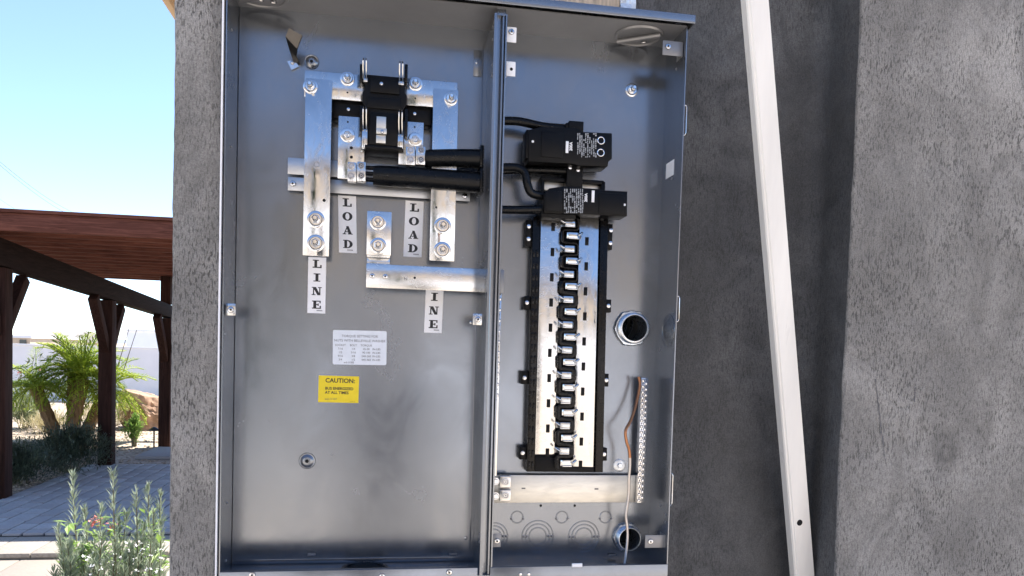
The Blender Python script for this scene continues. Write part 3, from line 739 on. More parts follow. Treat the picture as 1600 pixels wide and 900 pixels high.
SLOT = BX(-.0040, .0040, -.0006, .0012, -.0086, .0086).mesh('bus_slot', 'black_plastic', .0008)
for k in range(9):
    t = k/8; link('bus_slot', SLOT, lc, at(lerp(864.3, 856, t), lerp(354.5, 669.5, t), YP))
    link('bus_slot', SLOT, lc, at(lerp(917, 908.3, t), lerp(377, 690, t), YP))
link('bus_slot', SLOT, lc, at(855.3, 707, YP)); link('bus_slot', SLOT, lc, at(907, 726, YP))
def stab(side):
    mb = MB(); s = side; L = .0290; h = .0062
    # tongue with cupped front, from the plate towards the other side (s=+1 grows to the right)
    pr = [(0, 0), (.004, -.006), (.007, -.012), (L-.003, -.013), (L, -.010)]
    v = []; f = []
    for x, y in pr: v += [(s*x, y, -h), (s*x, y, h), (s*x, y+.0022, h), (s*x, y+.0022, -h)]
    for i in range(len(pr)-1):
        for k in range(4):
            q = (i*4+k, i*4+(k+1) % 4, i*4+4+(k+1) % 4, i*4+4+k); f.append(q if s < 0 else q[::-1])
    f += [(0, 1, 2, 3), tuple((len(pr)-1)*4+k for k in (3, 2, 1, 0))]
    mb.add(v, f)
    mb.box(min(s*.006, s*(L-.003)), max(s*.006, s*(L-.003)), -.0150, -.0112, -h-.0010, -h+.0014)
    d = Vector((s*.0042, -.002, -.0030))
    c = Vector((s*.0012, -.0135, h*.55))
    mb.tube([c-d*1.15, c-d*.9, c+d*.9, c+d*1.15], [.0014, .0026, .0026, .0014], 8)
    return mb.mesh('stab', 'tin_plate', .0005)
SL, SR = stab(1), stab(-1)
for k in range(10):
    t = k/9
    link('stab', SL, lc, at(lerp(876.5, 867.5, t), lerp(350, 703, t), YP-.001))
    link('stab', SR, lc, at(lerp(905.5, 895.5, t), lerp(370, 722.5, t), YP-.001))
# black barrier weaving between the stabs
pts = []
for k in range(10):
    t = k/9; xl, xr = lerp(879, 870, t), lerp(903, 893, t); y = lerp(350, 703, t)
    pts += [(xr-2, y-8), (xr, y-5), (xr, y+7), (xr-2, y+10), (xl+2, y+10.2), (xl, y+12), (xl, y+27), (xl+2, y+29.5)]
MB().tube([at(x, y, .0745) for x, y in pts], .0033, 6, flat=1.7).build('barrier', 'black_gloss', lc, smooth=50)
EAR = BX(-.007, .007, 0, .02, -.0135, .0135).mesh('mounting_ear', 'black_plastic', .001)
EARL = BX(-.007, .007, 0, .02, -.0265, .0265).mesh('mounting_ear', 'black_plastic', .001)
for (x, y), ear, ss in (((827.5, 364), EARL, ((826, 354), (825.5, 373.5))), ((824.5, 473), EAR, ((823, 473),)), ((820.5, 590), EAR, ((819.3, 590.3),)), ((817.5, 708), EAR, ((816.3, 707.5),)),
                        ((952, 370), EARL, ((954.3, 360), (953.5, 380))), ((950, 478), EAR, ((950.3, 478),)), ((946, 594), EAR, ((947, 594),)), ((943.5, 710), EAR, ((943.5, 709.5),))):
    o = link('mounting_ear', ear, lc, at(x, y, .084)); p0 = o.location
    for s_ in ss:
        q = at(*s_, .084); link('screw', SCREW_S, o, (q.x-p0.x, -.0001, q.z-p0.z)).scale = (1.35,)*3
# frame behind the breakers
for r4 in ((846, 944, 279, 285), (845, 850, 281, 345), (939, 945, 284, 345)): plate('frame_bar', r4, .080, .028, 'black_plastic', lc, .001)
plate('frame_plate', (849, 881, 284, 298), .094, .014, 'dull_aluminium', lc); plate('frame_plate', (908, 939, 287, 300), .094, .014, 'dull_aluminium', lc)
o = plate('main_lug', (886, 911, 246, 296), .062, .04, 'black_plastic', lc, .0015)
for x, y in ((903, 266), (890.5, 262)): fix(SCREW_S, x, y, .062, o, sc=1.2)

# ------------------------------------------------------------------ circuit breakers
def breaker(label, poly, Y, cols, text_x, sticker, dots, rings, cyy, depth=.05, extra=()):
    p0 = at(poly[0][0], poly[0][1], Y)
    b = thing('circuit_breaker', label, 'circuit breaker', at(sum(p[0] for p in poly)/len(poly), sum(p[1] for p in poly)/len(poly), Y+depth), 'main circuit breakers')
    P = [at(x, y, Y) for x, y in poly]
    MB().prism([(p.x, p.z) for p in P], Y, Y+depth).build('case', 'black_plastic', b, .0016)
    for r4, dy, dd in extra: plate('case_step', r4, Y+dy, dd, 'black_plastic', b, .0012)
    x0, x1, y0, y1 = cols                                       # printed columns of fine text
    mb = MB(); random.seed(int(x0)); x = x0
    while x < x1:
        y = y0
        while y < y1:
            L = random.choice((1.6, 2.4, 4, 5.5)); L = min(L, y1-y)
            if random.random() < .8:
                q = rect(x, x+random.choice((1.3, 1.8, 2.2)), y, y+L, Y-.0002); mb.box(q[0], q[1], Y-.0004, Y-.0001, q[2], q[3])
            y += L+.9
        x += 3.1
    mb.build('printed_panel', 'print_grey', b)
    p = at(text_x[0], text_x[1], Y-.0004); T('200A', .0078, p.x, p.z, Y-.0006, 'print_white', b, 'CENTER', .0003, 'rating', R(-90) if text_x[2] else R(90))
    plate('handle_sticker', sticker, Y-.0012, .001, 'print_white', b, .0004)
    for x, y, s_ in dots: fix(fast_dot, x, y, Y, b, sc=s_)
    for x, y in rings:
        q = at(x, y, Y); mb = MB(); mb.lathe((q.x, Y, q.z), [(.0078, -.002), (.0078, .0008), (.0068, .0012), (.0058, .0008), (.0056, -.0015), (.002, -.0015)], 24, cap1=True); mb.build('terminal_ring', 'zinc', b)
    return b
fast_dot = fast_mesh('rivet', [(0, 'l', [(.0026, 0), (.0024, .0006)], 12)], ['print_white'])
breaker('black 200A breaker mounted above the breaker bus with two ring terminals on its right',
        [(825, 203), (846, 198), (900, 199), (912, 206), (956.5, 208), (956.5, 248), (951, 252), (950, 260), (905, 259), (895, 256), (826, 252)], .040, (902, 932, 208, 246), (894, 229, 1), (884, 888.5, 220.5, 239), ((832.5, 221, 1), (853.5, 223.5, .8)), ((939, 219.5), (938.5, 238.5)), 0,
        extra=(((822, 843, 203, 248), .004, .04), ((889, 912, 189, 207), .006, .03), ((884, 893, 192, 202), .010, .02), ((846, 880, 206, 246), -.003, .0028)))
breaker('black 200A breaker mounted across the top of the breaker bus below the other one',
        [(850, 303), (858, 294), (880, 291), (934, 295), (943, 297), (980.5, 299), (980, 338), (962, 337), (850, 332)], .040, (881.5, 911, 295, 333), (917.5, 309, 1), (924.5, 929, 297.5, 316), ((976, 320, 1), (956, 317, .5)), (), 0,
        extra=(((852, 878, 298, 330), -.003, .0028), ((936, 975, 302, 334), -.002, .0019), ((846, 900, 318, 341), .012, .03)))
# cables in the right compartment
cable('feed_cable', [(786, 189, .07), (812, 190, .068), (850, 198, .066), (888, 201, .066)], .0085, 'black feed cable running over the top of the upper breaker')
cable('feed_cable', [(780, 262, .060), (806, 262, .056), (820, 270, .052), (824, 288, .050), (831, 302, .052), (852, 307, .060)], .0085, 'black feed cable bending down into the lower breaker')
cable('feed_cable', [(780, 268, .080), (830, 265.5, .080), (890, 268, .076)], .0075, 'straight black feed cable running between the two breakers')
cable('feed_cable', [(776, 327.5, .060), (810, 328, .058), (856, 327, .060)], .0085, 'straight black feed cable entering the side of the lower breaker')

# ------------------------------------------------------------------ ground bars
gb = thing('ground_busbar', 'dull aluminium ground bar across the bottom with a screw terminal strip on its end', 'busbar', at(890, 786, D_))
x0, x1, z0, z1 = rect(772, 1005, 742.5, 785.5, .092)
o = BX(XD1+.001, x1-.004, .092, .096, z0, z1).build('bar', 'dull_aluminium', gb, .0008)
for x, y in ((818, 763), (932, 764)):
    q = rect(x-3, x+3, y-1, y+1, .0918); BX(q[0], q[1], .0918, .0925, q[2], q[3]).build('slot', 'ink_soft', o)
BX(x1-.05, x1-.03, .0961, .1095, z0+.004, z1-.004).build('spacer', 'dull_aluminium', gb); BX(XD1+.04, XD1+.06, .0961, .1095, z0+.004, z1-.004).build('spacer', 'dull_aluminium', gb)
for yy0, yy1 in ((744, 762), (765.5, 783)):
    q = rect(781, 798, yy0, yy1, .072); l = BX(q[0], q[1], .072, .0918, q[2], q[3]).build('lug', 'brushed_tin', gb, .001); fix(SOCKET, 790, (yy0+yy1)/2, .072, l, sc=1.1)
for y in (752, 775): fix(HEXHEAD, 774.5, y, .070, gb)
# terminal strip
xa, xb = at(1005, 590, .088), at(997.5, 784, .088); xc = (xa.x+xb.x)/2; za, zb_ = xa.z, xb.z
ts = BX(xc-.0075, xc+.0075, .076, .0915, zb_, za).build('terminal_strip', 'zinc', gb, .0006)
k = za-.006; i = 0
mb = MB()
while k > zb_+.004:
    o = link('screw', SCREW_S, ts, (xc+(.0035 if i % 2 else -.0035), .076, k)); o.scale = (.95,)*3
    mb.lathe((xc+(-.0035 if i % 2 else .0035), .0759, k), [(.0015, 0), (.0014, .0001)], 10, cap1=True)
    k -= .0060; i += 1
mb.build('wire_holes', 'ink_soft', ts)

# ------------------------------------------------------------------ conduit connectors
def conduit(c, ro, ri, label, wires):
    t_ = thing('conduit_connector', label, 'conduit fitting', (c.x, D_, c.z))
    mb = MB(); n = 48; prof = []
    v = []; f = []
    for (rr, h, wob) in ((ro*.97, .0, 1), (ro, .001, 1), (ro, .0055, 1), (ro*.95, .0075, 1), (ro*.86, .0078, 0)):
        for i in range(n):
            a = 2*PI*i/n; r2 = rr*(1+(.055 if (wob and (i % 8) in (0, 1)) else 0)); v.append((c.x+r2*math.cos(a), D_-h, c.z+r2*math.sin(a)))
    for k in range(4):
        for i in range(n): f.append((k*n+i, k*n+(i+1) % n, (k+1)*n+(i+1) % n, (k+1)*n+i))
    mb.add(v, f); mb.build('locknut', 'conduit_zinc', t_, smooth=25)
    prof = [(ro*.86, .0005)]
    for k in range(7): prof += [(ro*.87, .0078+k*.0022), (ro*.835, .0089+k*.0022)]
    prof += [(ro*.84, .0235), (ro*.80, .0245), (ri*1.02, .0245), (ri, .0235), (ri, -.035)]
    MB().lathe((c.x, D_, c.z), prof, 40).build('threaded_bushing', 'conduit_zinc', t_)
    MB().lathe((c.x, D_, c.z), [(ri*1.02, -.0352), (ri*1.02, -.0350)], 30, cap1=True).build('conduit_end', 'void', t_)
    for i in range(wires):
        x = c.x+(-.006+.013*i); MB().tube([(x-.004, D_+.0345, c.z-.018), (x, D_+.02, c.z), (x+.006, D_+.0345, c.z+.019)], .003, 8).build('wire_end', 'black_insulation', t_)
conduit(cu, .0375, .0270, 'large zinc conduit connector opening into the back panel at mid height', 2)
conduit(cl, .0300, .0225, 'smaller zinc conduit connector at the bottom corner behind the bare wire', 0)
# bare ground wire
wp = [(998, 589, .074), (1000, 600, .072), (996, 622, .068), (991, 642, .062), (985, 658, .056), (977.5, 673, .050), (979, 690, .050), (983, 703, .050), (984.5, 722, .050), (983, 745, .050), (982, 775, .05), (978, 803, .048), (980, 822, .046), (980.5, 842, .044), (977.5, 868, .036), (975, 885, .022), (974.5, 905, .012), (973, 930, -.006)]
P = [at(*p) for p in wp]
def crom(P, k_=6):
    Q = []
    for i in range(len(P)-1):
        p0, p1, p2, p3 = P[max(0, i-1)], P[i], P[i+1], P[min(len(P)-1, i+2)]
        for k in range(k_):
            t = k/k_; Q.append(.5*((2*p1)+(-p0+p2)*t+(2*p0-5*p1+4*p2-p3)*t*t+(-p0+3*p1-3*p2+p3)*t**3))
    return Q+[P[-1]]
gw = thing('ground_wire', 'bare copper ground wire bent down from the terminal strip past the conduits', 'wire', tuple(P[-1]))
Q = crom(P); cut = 46
MB().tube(Q[:cut+1], .0031, 10).build('bare_copper', 'copper', gw, smooth=60); MB().tube(Q[cut:], .0032, 10).build('tinned_length', 'grey_wire', gw, smooth=60)

# ------------------------------------------------------------------ things above and beside the panel
x0, x1, z0, z1 = rect(846, 966, -60, 6, .13)
o = BX(x0, x1, .115, .138, ZCAP+.0003, ZCAP+.35).build('wood_board', 'raw_wood', None, .001); tag(o, 'bare wooden board standing on top of the electrical panel', 'board')
def crumple():
    x0, x1, z0, z1 = rect(967.5, 990.5, -60, 9, .13); n, mz = 8, 30; v = []; f = []
    for j in range(mz+1):
        for i in range(n+1):
            q = Vector((x0+(x1-x0)*i/n, .116, ZCAP+.0003+.3*j/mz)); d = noise.noise_vector(q*90)
            v.append(q+Vector((d.x*.0015*(1 if 0 < i < n else 1.6), d.y*.006, 0)))
    for j in range(mz):
        for i in range(n): a = j*(n+1)+i; f.append((a, a+1, a+n+2, a+n+1))
    nv = len(v); v2 = [p+Vector((0, .012, 0)) for p in v]; nf = [tuple(k+nv for k in reversed(q)) for q in f]
    edge = []
    ring = [i for i in range(n+1)]+[j*(n+1)+n for j in range(1, mz+1)]+[mz*(n+1)+i for i in range(n-1, -1, -1)]+[j*(n+1) for j in range(mz-1, 0, -1)]
    for a, b in zip(ring, ring[1:]+ring[:1]): edge.append((b, a, a+nv, b+nv))
    o = MB().add(v+v2, f+nf+edge).build('foil_wrap', 'foil_wrap', None, smooth=20); tag(o, 'crumpled pale blue foil wrap beside the board on top of the panel', 'wrap')
crumple()
# white enamelled channel leaning in the recess
def channel():
    a0, a1 = at(1162, 0, -.045), at(1205.5, 0, -.045); b0, b1 = at(1239, 900, .085), at(1276, 900, .085)
    ta, tb = (a0+a1)/2, (b0+b1)/2; d = (ta-tb).normalized()
    s = (0-tb.z)/d.z; foot = tb+d*s; top = tb+d*((3.0-tb.z)/d.z)
    wd = .046
    xax = Vector((1, 0, 0)); xax = (xax-d*xax.dot(d)).normalized(); nrm = xax.cross(d)          # towards the wall
    if nrm.y < 0: nrm = -nrm
    # slight twist so that the left flange shows
    c, s_ = math.cos(R(6)), math.sin(R(6)); xa = xax*c+nrm*s_; na = nrm*c-xax*s_
    pr = [(-.024, .020), (-.024, .003), (-.022, 0), (-.0185, 0), (-.0165, -.0022), (.0225, -.0022), (.024, 0), (.024, .020), (.022, .020), (.022, .0015), (-.022, .0025), (-.022, .020)]
    t_ = thing('white_channel', 'long white enamelled metal channel leaning against the recessed stucco wall', 'metal channel', tuple(foot))
    v = []; f = []; n = len(pr)
    for p in (foot, top): v += [p+xa*x+na*y for x, y in pr]
    for i in range(n): f.append((i, (i+1) % n, n+(i+1) % n, n+i))
    f += [list(range(n)), list(range(2*n-1, n-1, -1))]
    mb = MB().add(v, f); o = mb.build('channel', 'white_enamel', t_, 0, smooth=20)
    bm = bmesh.new(); bm.from_mesh(o.data); bmesh.ops.recalc_face_normals(bm, faces=bm.faces); bm.to_mesh(o.data); bm.free()
    # the screw hole
    t = (at(1252, 815, .075).z-foot.z)/d.z; c0 = foot+d*t+na*(-.0026)
    v = [c0+xa*(math.cos(2*PI*i/20)*.0068-.0035)+d*math.sin(2*PI*i/20)*.0068 for i in range(20)]
    MB().add(v+[q+na*.0012 for q in v], [list(range(20))[::-1]]+[(i, (i+1) % 20, 20+(i+1) % 20, 20+i) for i in range(20)]).build('screw_hole', 'void', t_, smooth=0)
channel()

# ------------------------------------------------------------------ ground, patio, steps
g = BX(-400, 400, -60, 900, -.6, -.14).build('ground', 'desert_ground', None); struct(g)
bed = BX(-40, -1.0, 8.9, 40, -.139, -.012); bed.box(-40, -3.36, 4.9, 8.8995, -.139, -.012); struct(bed.build('gravel_bed', 'gravel', None))
pat = struct(BX(-3.36, -.4, 5.13, 8.899, -.138, -.020).build('patio', 'joint_sand', None))
PB = {}
def px_area(x, y, lx, ly): return 1
random.seed(3)
def paver_mesh(lx, ly, h, mat):
    key = (round(lx, 3), round(ly, 3), mat)
    if key not in PB: PB[key] = BX(-lx/2, lx/2, -ly/2, ly/2, -h, 0).mesh('paver', mat, .005, 2)
    return PB[key]
x = -3.33; r_ = 0; far = MB(); npv = 0
while x < -.56:
    lx = (.150, .165, .15, .18)[r_ % 4]; y = 5.15+(.0 if r_ % 2 else -.11); Yend = 8.89
    while y < Yend:
        ly = (.22, .26, .22, .3)[random.randrange(4)] if y > 5.15 else .15
        if y < 5.145: y = 5.145
        ly = min(ly, Yend-y)
        # pavers in view are single pieces, those hidden behind the house corner are joined
        if ly > .06:
            if npv < 300 and x+lx/2 < CAM.x-(y-CAM.y)*.262+.15:
                o = link('paver', paver_mesh(lx-.017, round(ly, 2)-.017, .05, 'paver'), pat, (x+lx/2, y+ly/2, random.uniform(-.002, .002))); npv += 1
                o.rotation_euler = (random.uniform(-.006, .006), random.uniform(-.006, .006), 0)
            else: far.box(x+.008, x+lx-.008, y+.008, y+ly-.008, -.05, random.uniform(-.002, .002))
        y += ly
    x += lx; r_ += 1
o = far.build('paver_field', 'paver', pat, .005); o['kind'] = 'stuff'
# steps at the near edge
def step(y0, y1, ztop, zlow):
    o = struct(BX(-6, -.5, y0+.02, y1, zlow, ztop-.035).build('step', 'paver_step', None)); x = -4.4
    while x < -.85:
        lx = random.choice((.30, .36, .42)); p = link('paver', paver_mesh(lx-.006, (y1-y0)-.006, .034, 'paver_step'), o, (x+lx/2, (y0+y1)/2, ztop)); x += lx
step(4.60, 5.125, -.020, -.139); step(3.98, 4.598, -.065, -.1395)
# raised slab by the second post
sl_ = struct(BX(-2.95, -1.9, 9.35, 10.35, -.011, .035).build('slab_path', 'paver', None, .006))
# loose pebbles
def pebbles(n, area, seed):
    random.seed(seed); mb = MB()
    for i in range(n):
        x, y = area(); s = random.uniform(.010, .028); c = Vector((x, y, -.012+s*.3))
        ps = [c+Vector((math.cos(a)*s*random.uniform(.7, 1.2), math.sin(a)*s*random.uniform(.7, 1.2), 0)) for a in (0, 1.26, 2.5, 3.77, 5.0)]
        t, b = c+Vector((0, 0, s*.6)), c-Vector((0, 0, s*.6)); f = []
        for k in range(5): f += [(k, (k+1) % 5, 5), ((k+1) % 5, k, 6)]
        mb.add(ps+[t, b], f)
    return mb.build('gravel', 'gravel', None, smooth=0)
o = pebbles(5200, lambda: (random.uniform(-5.2, -3.37), random.uniform(6.0, 9.5)) if random.random() < .6 else (random.uniform(-6, -2.2), random.uniform(8.95, 15)), 5); tag(o, 'loose tan gravel covering the planting bed', 'gravel', kind='stuff')

# ------------------------------------------------------------------ pergola
pg = thing('pergola', 'dark reddish brown timber pergola with braced posts over the paved patio', 'pergola', (-3.13, 8.87, 0))
def bx_(y): return -3.127+.115*(y-8.87)                       # line of the posts
def beam_y(px):                                               # intersect the pixel column with the post line
    lo, hi = 3.0, 25.0
    for _ in range(40):
        md = (lo+hi)/2; q = at(px, 500, md)
        if q.x < bx_(md): hi = md
        else: lo = md
    return (lo+hi)/2
YF = 6.25
def ZTOP(y): return 2.49-.096*(y-6.68)                        # the roof falls gently away from the house
def ZBOT(y): return ZTOP(y)-.26+.019*(y-6.68)
zft, zfb = at(134, 338.5, YF).z, at(134, 366.5, YF).z
BX(-5.0, 0.4, YF, YF+.05, zfb, zft).build('fascia', 'wood_x', pg, .004)
yq = 11.6; zq = zft
MB().add([(x, y, z+k) for k in (.002, .032) for x, y, z in ((-5.05, YF-.03, zft), (.4, YF-.03, zft), (.4, yq, zq), (-5.05, yq, zq))], [(3, 2, 1, 0), (4, 5, 6, 7), (0, 1, 5, 4), (1, 2, 6, 5), (2, 3, 7, 6), (3, 0, 4, 7)]).build('roof_deck', 'wood_x', pg)
p = at(168, 337, YF+.5); BX(p.x, .3, YF+.35, YF+1.2, zft+.03, zft+.055).build('roof_sheet', 'label_white', pg, .004)
y = YF+.36
while y < 11.56:
    BX(-5.0, 0.3, y, y+.045, zfb+.002, zft-.001).build('rafter', 'wood_x', pg, .003); y += .41
def pole(name, a, b, w, h, mat, parent):
    a, b = Vector(a), Vector(b); d = (b-a).normalized(); s = d.cross(Vector((0, 0, 1)))
    s = s.normalized() if s.length > .01 else Vector((1, 0, 0)); u = s.cross(d)
    v = [p+s*i*w/2+u*j*h/2 for p in (a, b) for i, j in ((-1, -1), (1, -1), (1, 1), (-1, 1))]
    return MB().add(v, [(3, 2, 1, 0), (4, 5, 6, 7), (0, 1, 5, 4), (1, 2, 6, 5), (2, 3, 7, 6), (3, 0, 4, 7)]).build(name, mat, parent, .004)
ya, yb = 6.31, 12.2
def hewn(name, xa, xb, w, mat):
    v = []
    for y, x in ((ya, xa), (yb, xb)): v += [(x-w/2, y, ZBOT(y)), (x+w/2, y, ZBOT(y)), (x+w/2, y, ZTOP(y)), (x-w/2, y, ZTOP(y))]
    MB().add(v, [(3, 2, 1, 0)[::-1], (4, 5, 6, 7)[::-1], (0, 1, 5, 4)[::-1], (1, 2, 6, 5)[::-1], (2, 3, 7, 6)[::-1], (3, 0, 4, 7)[::-1]]).build(name, mat, pg, .004)
hewn('beam', bx_(ya), bx_(yb), .15, 'wood_y'); hewn('beam', .2, .2, .15, 'wood_y')
for y in (6.5, 10.9): BX(.12, .28, y-.08, y+.08, -.14, ZBOT(y+.08)-.003).build('post', 'wood_z', pg, .006)
yp = [beam_y(0), beam_y(168), beam_y(260)]
for y in yp:
    x = bx_(y); zb0 = ZBOT(y+.08)
    if y > 10: BX(x-.07, x+.07, y-.07, y+.07, ZTOP(y-.07)+.002, zfb+.0015).build('riser', 'wood_z', pg, .004)
    BX(x-.08, x+.08, y-.08, y+.08, -.015, zb0-.003).build('post', 'wood_z', pg, .006)
    for s in (-1, 1):
        pole('brace', (x, y+s*.05, zb0-.62), (x, y+s*.48, ZBOT(y+s*.48)-.03), .10, .11, 'wood_z', pg)
pole('beam', (bx_(yb-.1), yb-.1, ZTOP(yb)-.17), (0.2, yb-.1, ZTOP(yb)-.17), .12, .2, 'wood_x', pg)
pole('brace', (bx_(yp[2])+.08, yp[2], ZBOT(yp[2])-.5), (bx_(yp[2])+.5, yp[2], ZTOP(yp[2])), .09, .10, 'wood_z', pg)

# ------------------------------------------------------------------ fence, far buildings, hills, wires
FY = 19.7
ft = at(120, 542, FY).z
fe = thing('boundary_wall', 'long white rendered boundary wall behind the palm', 'wall', (-8, FY, 0))
BX(-30, 24, FY, FY+.2, -.138, ft).build('wall_body', 'fence_white', fe); BX(-30.02, 24.02, FY-.02, FY+.22, ft+.0005, ft+.04).build('coping', 'fence_white', fe, .005)
sh = thing('shed', 'plain white shed standing taller behind the boundary wall', 'shed', (-6, 22, 0))
x0, x1, z0, z1 = rect(198, 300, 519, 547, 22); BX(x0, x1, 22, 25, -.139, z1).build('wall', 'fence_white', sh); BX(x0-.05, x1+.05, 21.95, 25.05, z1+.0005, z1+.06).build('roof', 'fence_white', sh, .01)
tb = thing('far_house', 'low tan house with flat roof far behind the boundary wall', 'house', (-20, 45, 0))
x0, x1, z0, z1 = rect(-60, 47, 527, 560, 45); BX(x0, x1, 45, 53, -.139, z1).build('wall', 'tan_house', tb); BX(x0-.1, x1+.1, 44.9, 53.1, z1+.001, z1+.15).build('roof', 'fence_white', tb)
q = rect(30, 40, 531, 541, 44.9); BX(q[0], q[1], 44.93, 44.999, q[2], q[3]).build('window', 'glass_dark', tb)
tb = thing('far_house', 'small tan house with pitched roof in front of the hills', 'house', (-20, 60, 0))
x0, x1, z0, z1 = rect(57, 105, 534, 560, 60); BX(x0, x1, 60, 68, -.139, z1).build('wall', 'tan_house', tb)
q = rect(85, 93, 535, 541, 59.9); BX(q[0], q[1], 59.93, 59.999, q[2], q[3]).build('window', 'glass_dark', tb)
MB().add([(x0-.3, 59.7, z1+.001), (x1+.3, 59.7, z1+.001), (x1+.3, 68.3, z1+.001), (x0-.3, 68.3, z1+.001), (x0-.3, 64, z1+.9), (x1+.3, 64, z1+.9)], [(0, 1, 5, 4), (2, 3, 4, 5), (0, 4, 3), (1, 2, 5), (3, 2, 1, 0)]).build('roof', 'roof_grey', tb, smooth=0)
def hills():
    v = []; f = []; n = 90; Y = 700
    for i in range(n+1):
        px = -260+i*8; h = max(0, 6*math.exp(-((px-83)/14)**2)+6.5*math.exp(-((px-110)/9)**2)+2.2*noise.noise(Vector((px*.02, 0, 0)))+2.5)
        p = at(px, 545, Y); z = (h/1200)*Y+1.5
        for k, (dy, s) in enumerate(((-60, 0), (0, 1), (90, 0))): v.append((p.x, Y+dy, -.5+ (z+.5)*s))
    for i in range(n):
        for k in range(2): a = i*3+k; f.append((a, a+3, a+4, a+1))
    struct(MB().add(v, f).build('hills', 'hill', None, smooth=60))
hills()
for i, (a, b) in enumerate((((-40, 224), (140, 350)), ((-40, 219), (140, 343)), ((-40, 282), (90, 350)), ((-40, 297), (60, 345)))):
    A, B = at(*a, 40), at(*b, 70); n = 14
    pts = [A.lerp(B, k/n)-Vector((0, 0, .5*math.sin(PI*k/n))) for k in range(-6, n+7)]
    o = MB().tube(pts, .016 if i < 2 else .010, 6).build('overhead_cable', 'cable_far', None)
    tag(o, ('thicker overhead cable, lower one of the close pair crossing the sky', 'thicker overhead cable, upper one of the close pair crossing the sky', 'thin overhead cable just below the thicker pair in the sky', 'thin overhead cable lowest of the four above the pergola')[i], 'cable', 'overhead cables above the pergola')

# ------------------------------------------------------------------ plants
def blade(mb, p, d, L, w, up=Vector((0, 0, 1)), bend=.15):
    d = d.normalized(); s = d.cross(up); s = s.normalized() if s.length > 1e-3 else Vector((1, 0, 0))
    m_ = p+d*L*.5+up*bend*L*.3; e = p+d*L-up*bend*L*.3
    mb.add([p, m_+s*w/2, e, m_-s*w/2], [(0, 1, 2, 3)])
def rnd(s): return Vector((random.gauss(0, 1), random.gauss(0, 1), random.gauss(0, 1)))*s
def bush(name, label, cat, c, rx, rz, n, L, w, mat, seed, group=None, stems=7):
    random.seed(seed); c = Vector(c)
    t_ = thing(name, label, cat, tuple(c), group); mb = MB(); sm = MB()
    tips = []
    for i in range(stems*9):
        a = random.uniform(0, 2*PI); el = random.uniform(.1, 1)**.6*PI/2
        r2 = random.uniform(.75, 1.08)
        tips.append((c+Vector((math.cos(a)*math.cos(el)*rx*r2, math.sin(a)*math.cos(el)*rx*r2, .05*rz+math.sin(el)*rz*r2)), Vector((math.cos(a)*math.cos(el), math.sin(a)*math.cos(el), math.sin(el)+.25))))
    for i, (tp, dr) in enumerate(tips):
        base = c+Vector((random.uniform(-.2, .2)*rx, random.uniform(-.2, .2)*rx, 0))
        if i % 4 == 0: sm.tube([base, base.lerp(tp, .6)+Vector((0, 0, .03)), tp], [.008, .005, .002], 5)
        for k in range(n//len(tips)):
            t = 1-.65*random.random()**1.7; p = base.lerp(tp, t)+rnd(.035*rx/.5); d = dr.normalized()*.8+rnd(.45)
            blade(mb, p, d, L*random.uniform(.6, 1.2), w*random.uniform(.7, 1.2))
    mb.build('foliage', mat, t_, smooth=0); sm.build('stems', 'stem', t_)
    return t_
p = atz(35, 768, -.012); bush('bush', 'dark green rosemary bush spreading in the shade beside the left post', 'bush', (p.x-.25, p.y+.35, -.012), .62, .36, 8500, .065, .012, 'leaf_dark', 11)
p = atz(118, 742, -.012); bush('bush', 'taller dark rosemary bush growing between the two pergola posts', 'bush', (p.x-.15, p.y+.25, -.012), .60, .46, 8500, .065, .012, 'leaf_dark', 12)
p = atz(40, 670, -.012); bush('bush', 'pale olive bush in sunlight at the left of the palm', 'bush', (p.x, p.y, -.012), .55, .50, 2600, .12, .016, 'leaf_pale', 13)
p = atz(209, 698, -.012); bush('flowering_shrub', 'small leafy shrub with white blossoms in front of the boulder', 'shrub', (p.x, p.y, -.012), .17, .42, 1100, .07, .024, 'leaf_broad', 14)
p = atz(165, 672, -.012); bush('grass_clump', 'straw coloured dry grass clump between palm and boulder', 'grass', (p.x, p.y, -.012), .55, .38, 2200, .22, .008, 'leaf_straw', 15)
p = atz(75, 676, -.012); bush('grass_clump', 'straw coloured dry grass clump under the palm trunks', 'grass', (p.x, p.y, -.012), .6, .20, 1500, .20, .008, 'leaf_straw', 16)
def oleander():
    random.seed(21); c = atz(36, 640, -.012); t_ = thing('oleander', 'thin tall shrub with sparse dark leaves against the white wall', 'shrub', tuple(c)); mb = MB(); sm = MB(); fl = MB()
    for i in range(8):
        tp = c+Vector((random.uniform(-.8, .8), random.uniform(-.3, .3), random.uniform(.7, 1.45)))
        sm.tube([c, c.lerp(tp, .5)+Vector((0, 0, .1)), tp], [.015, .01, .004], 5)
        for k in range(16): blade(mb, c.lerp(tp, random.uniform(.5, 1))+rnd(.08), rnd(1), .15, .05)
        if i < 4:
            for k in range(6): blade(fl, tp+rnd(.03), rnd(1), .07, .05)
    mb.build('foliage', 'leaf_dark', t_, smooth=0); sm.build('stems', 'stem', t_); fl.build('blossom', 'petal_pink', t_, smooth=0)
oleander()
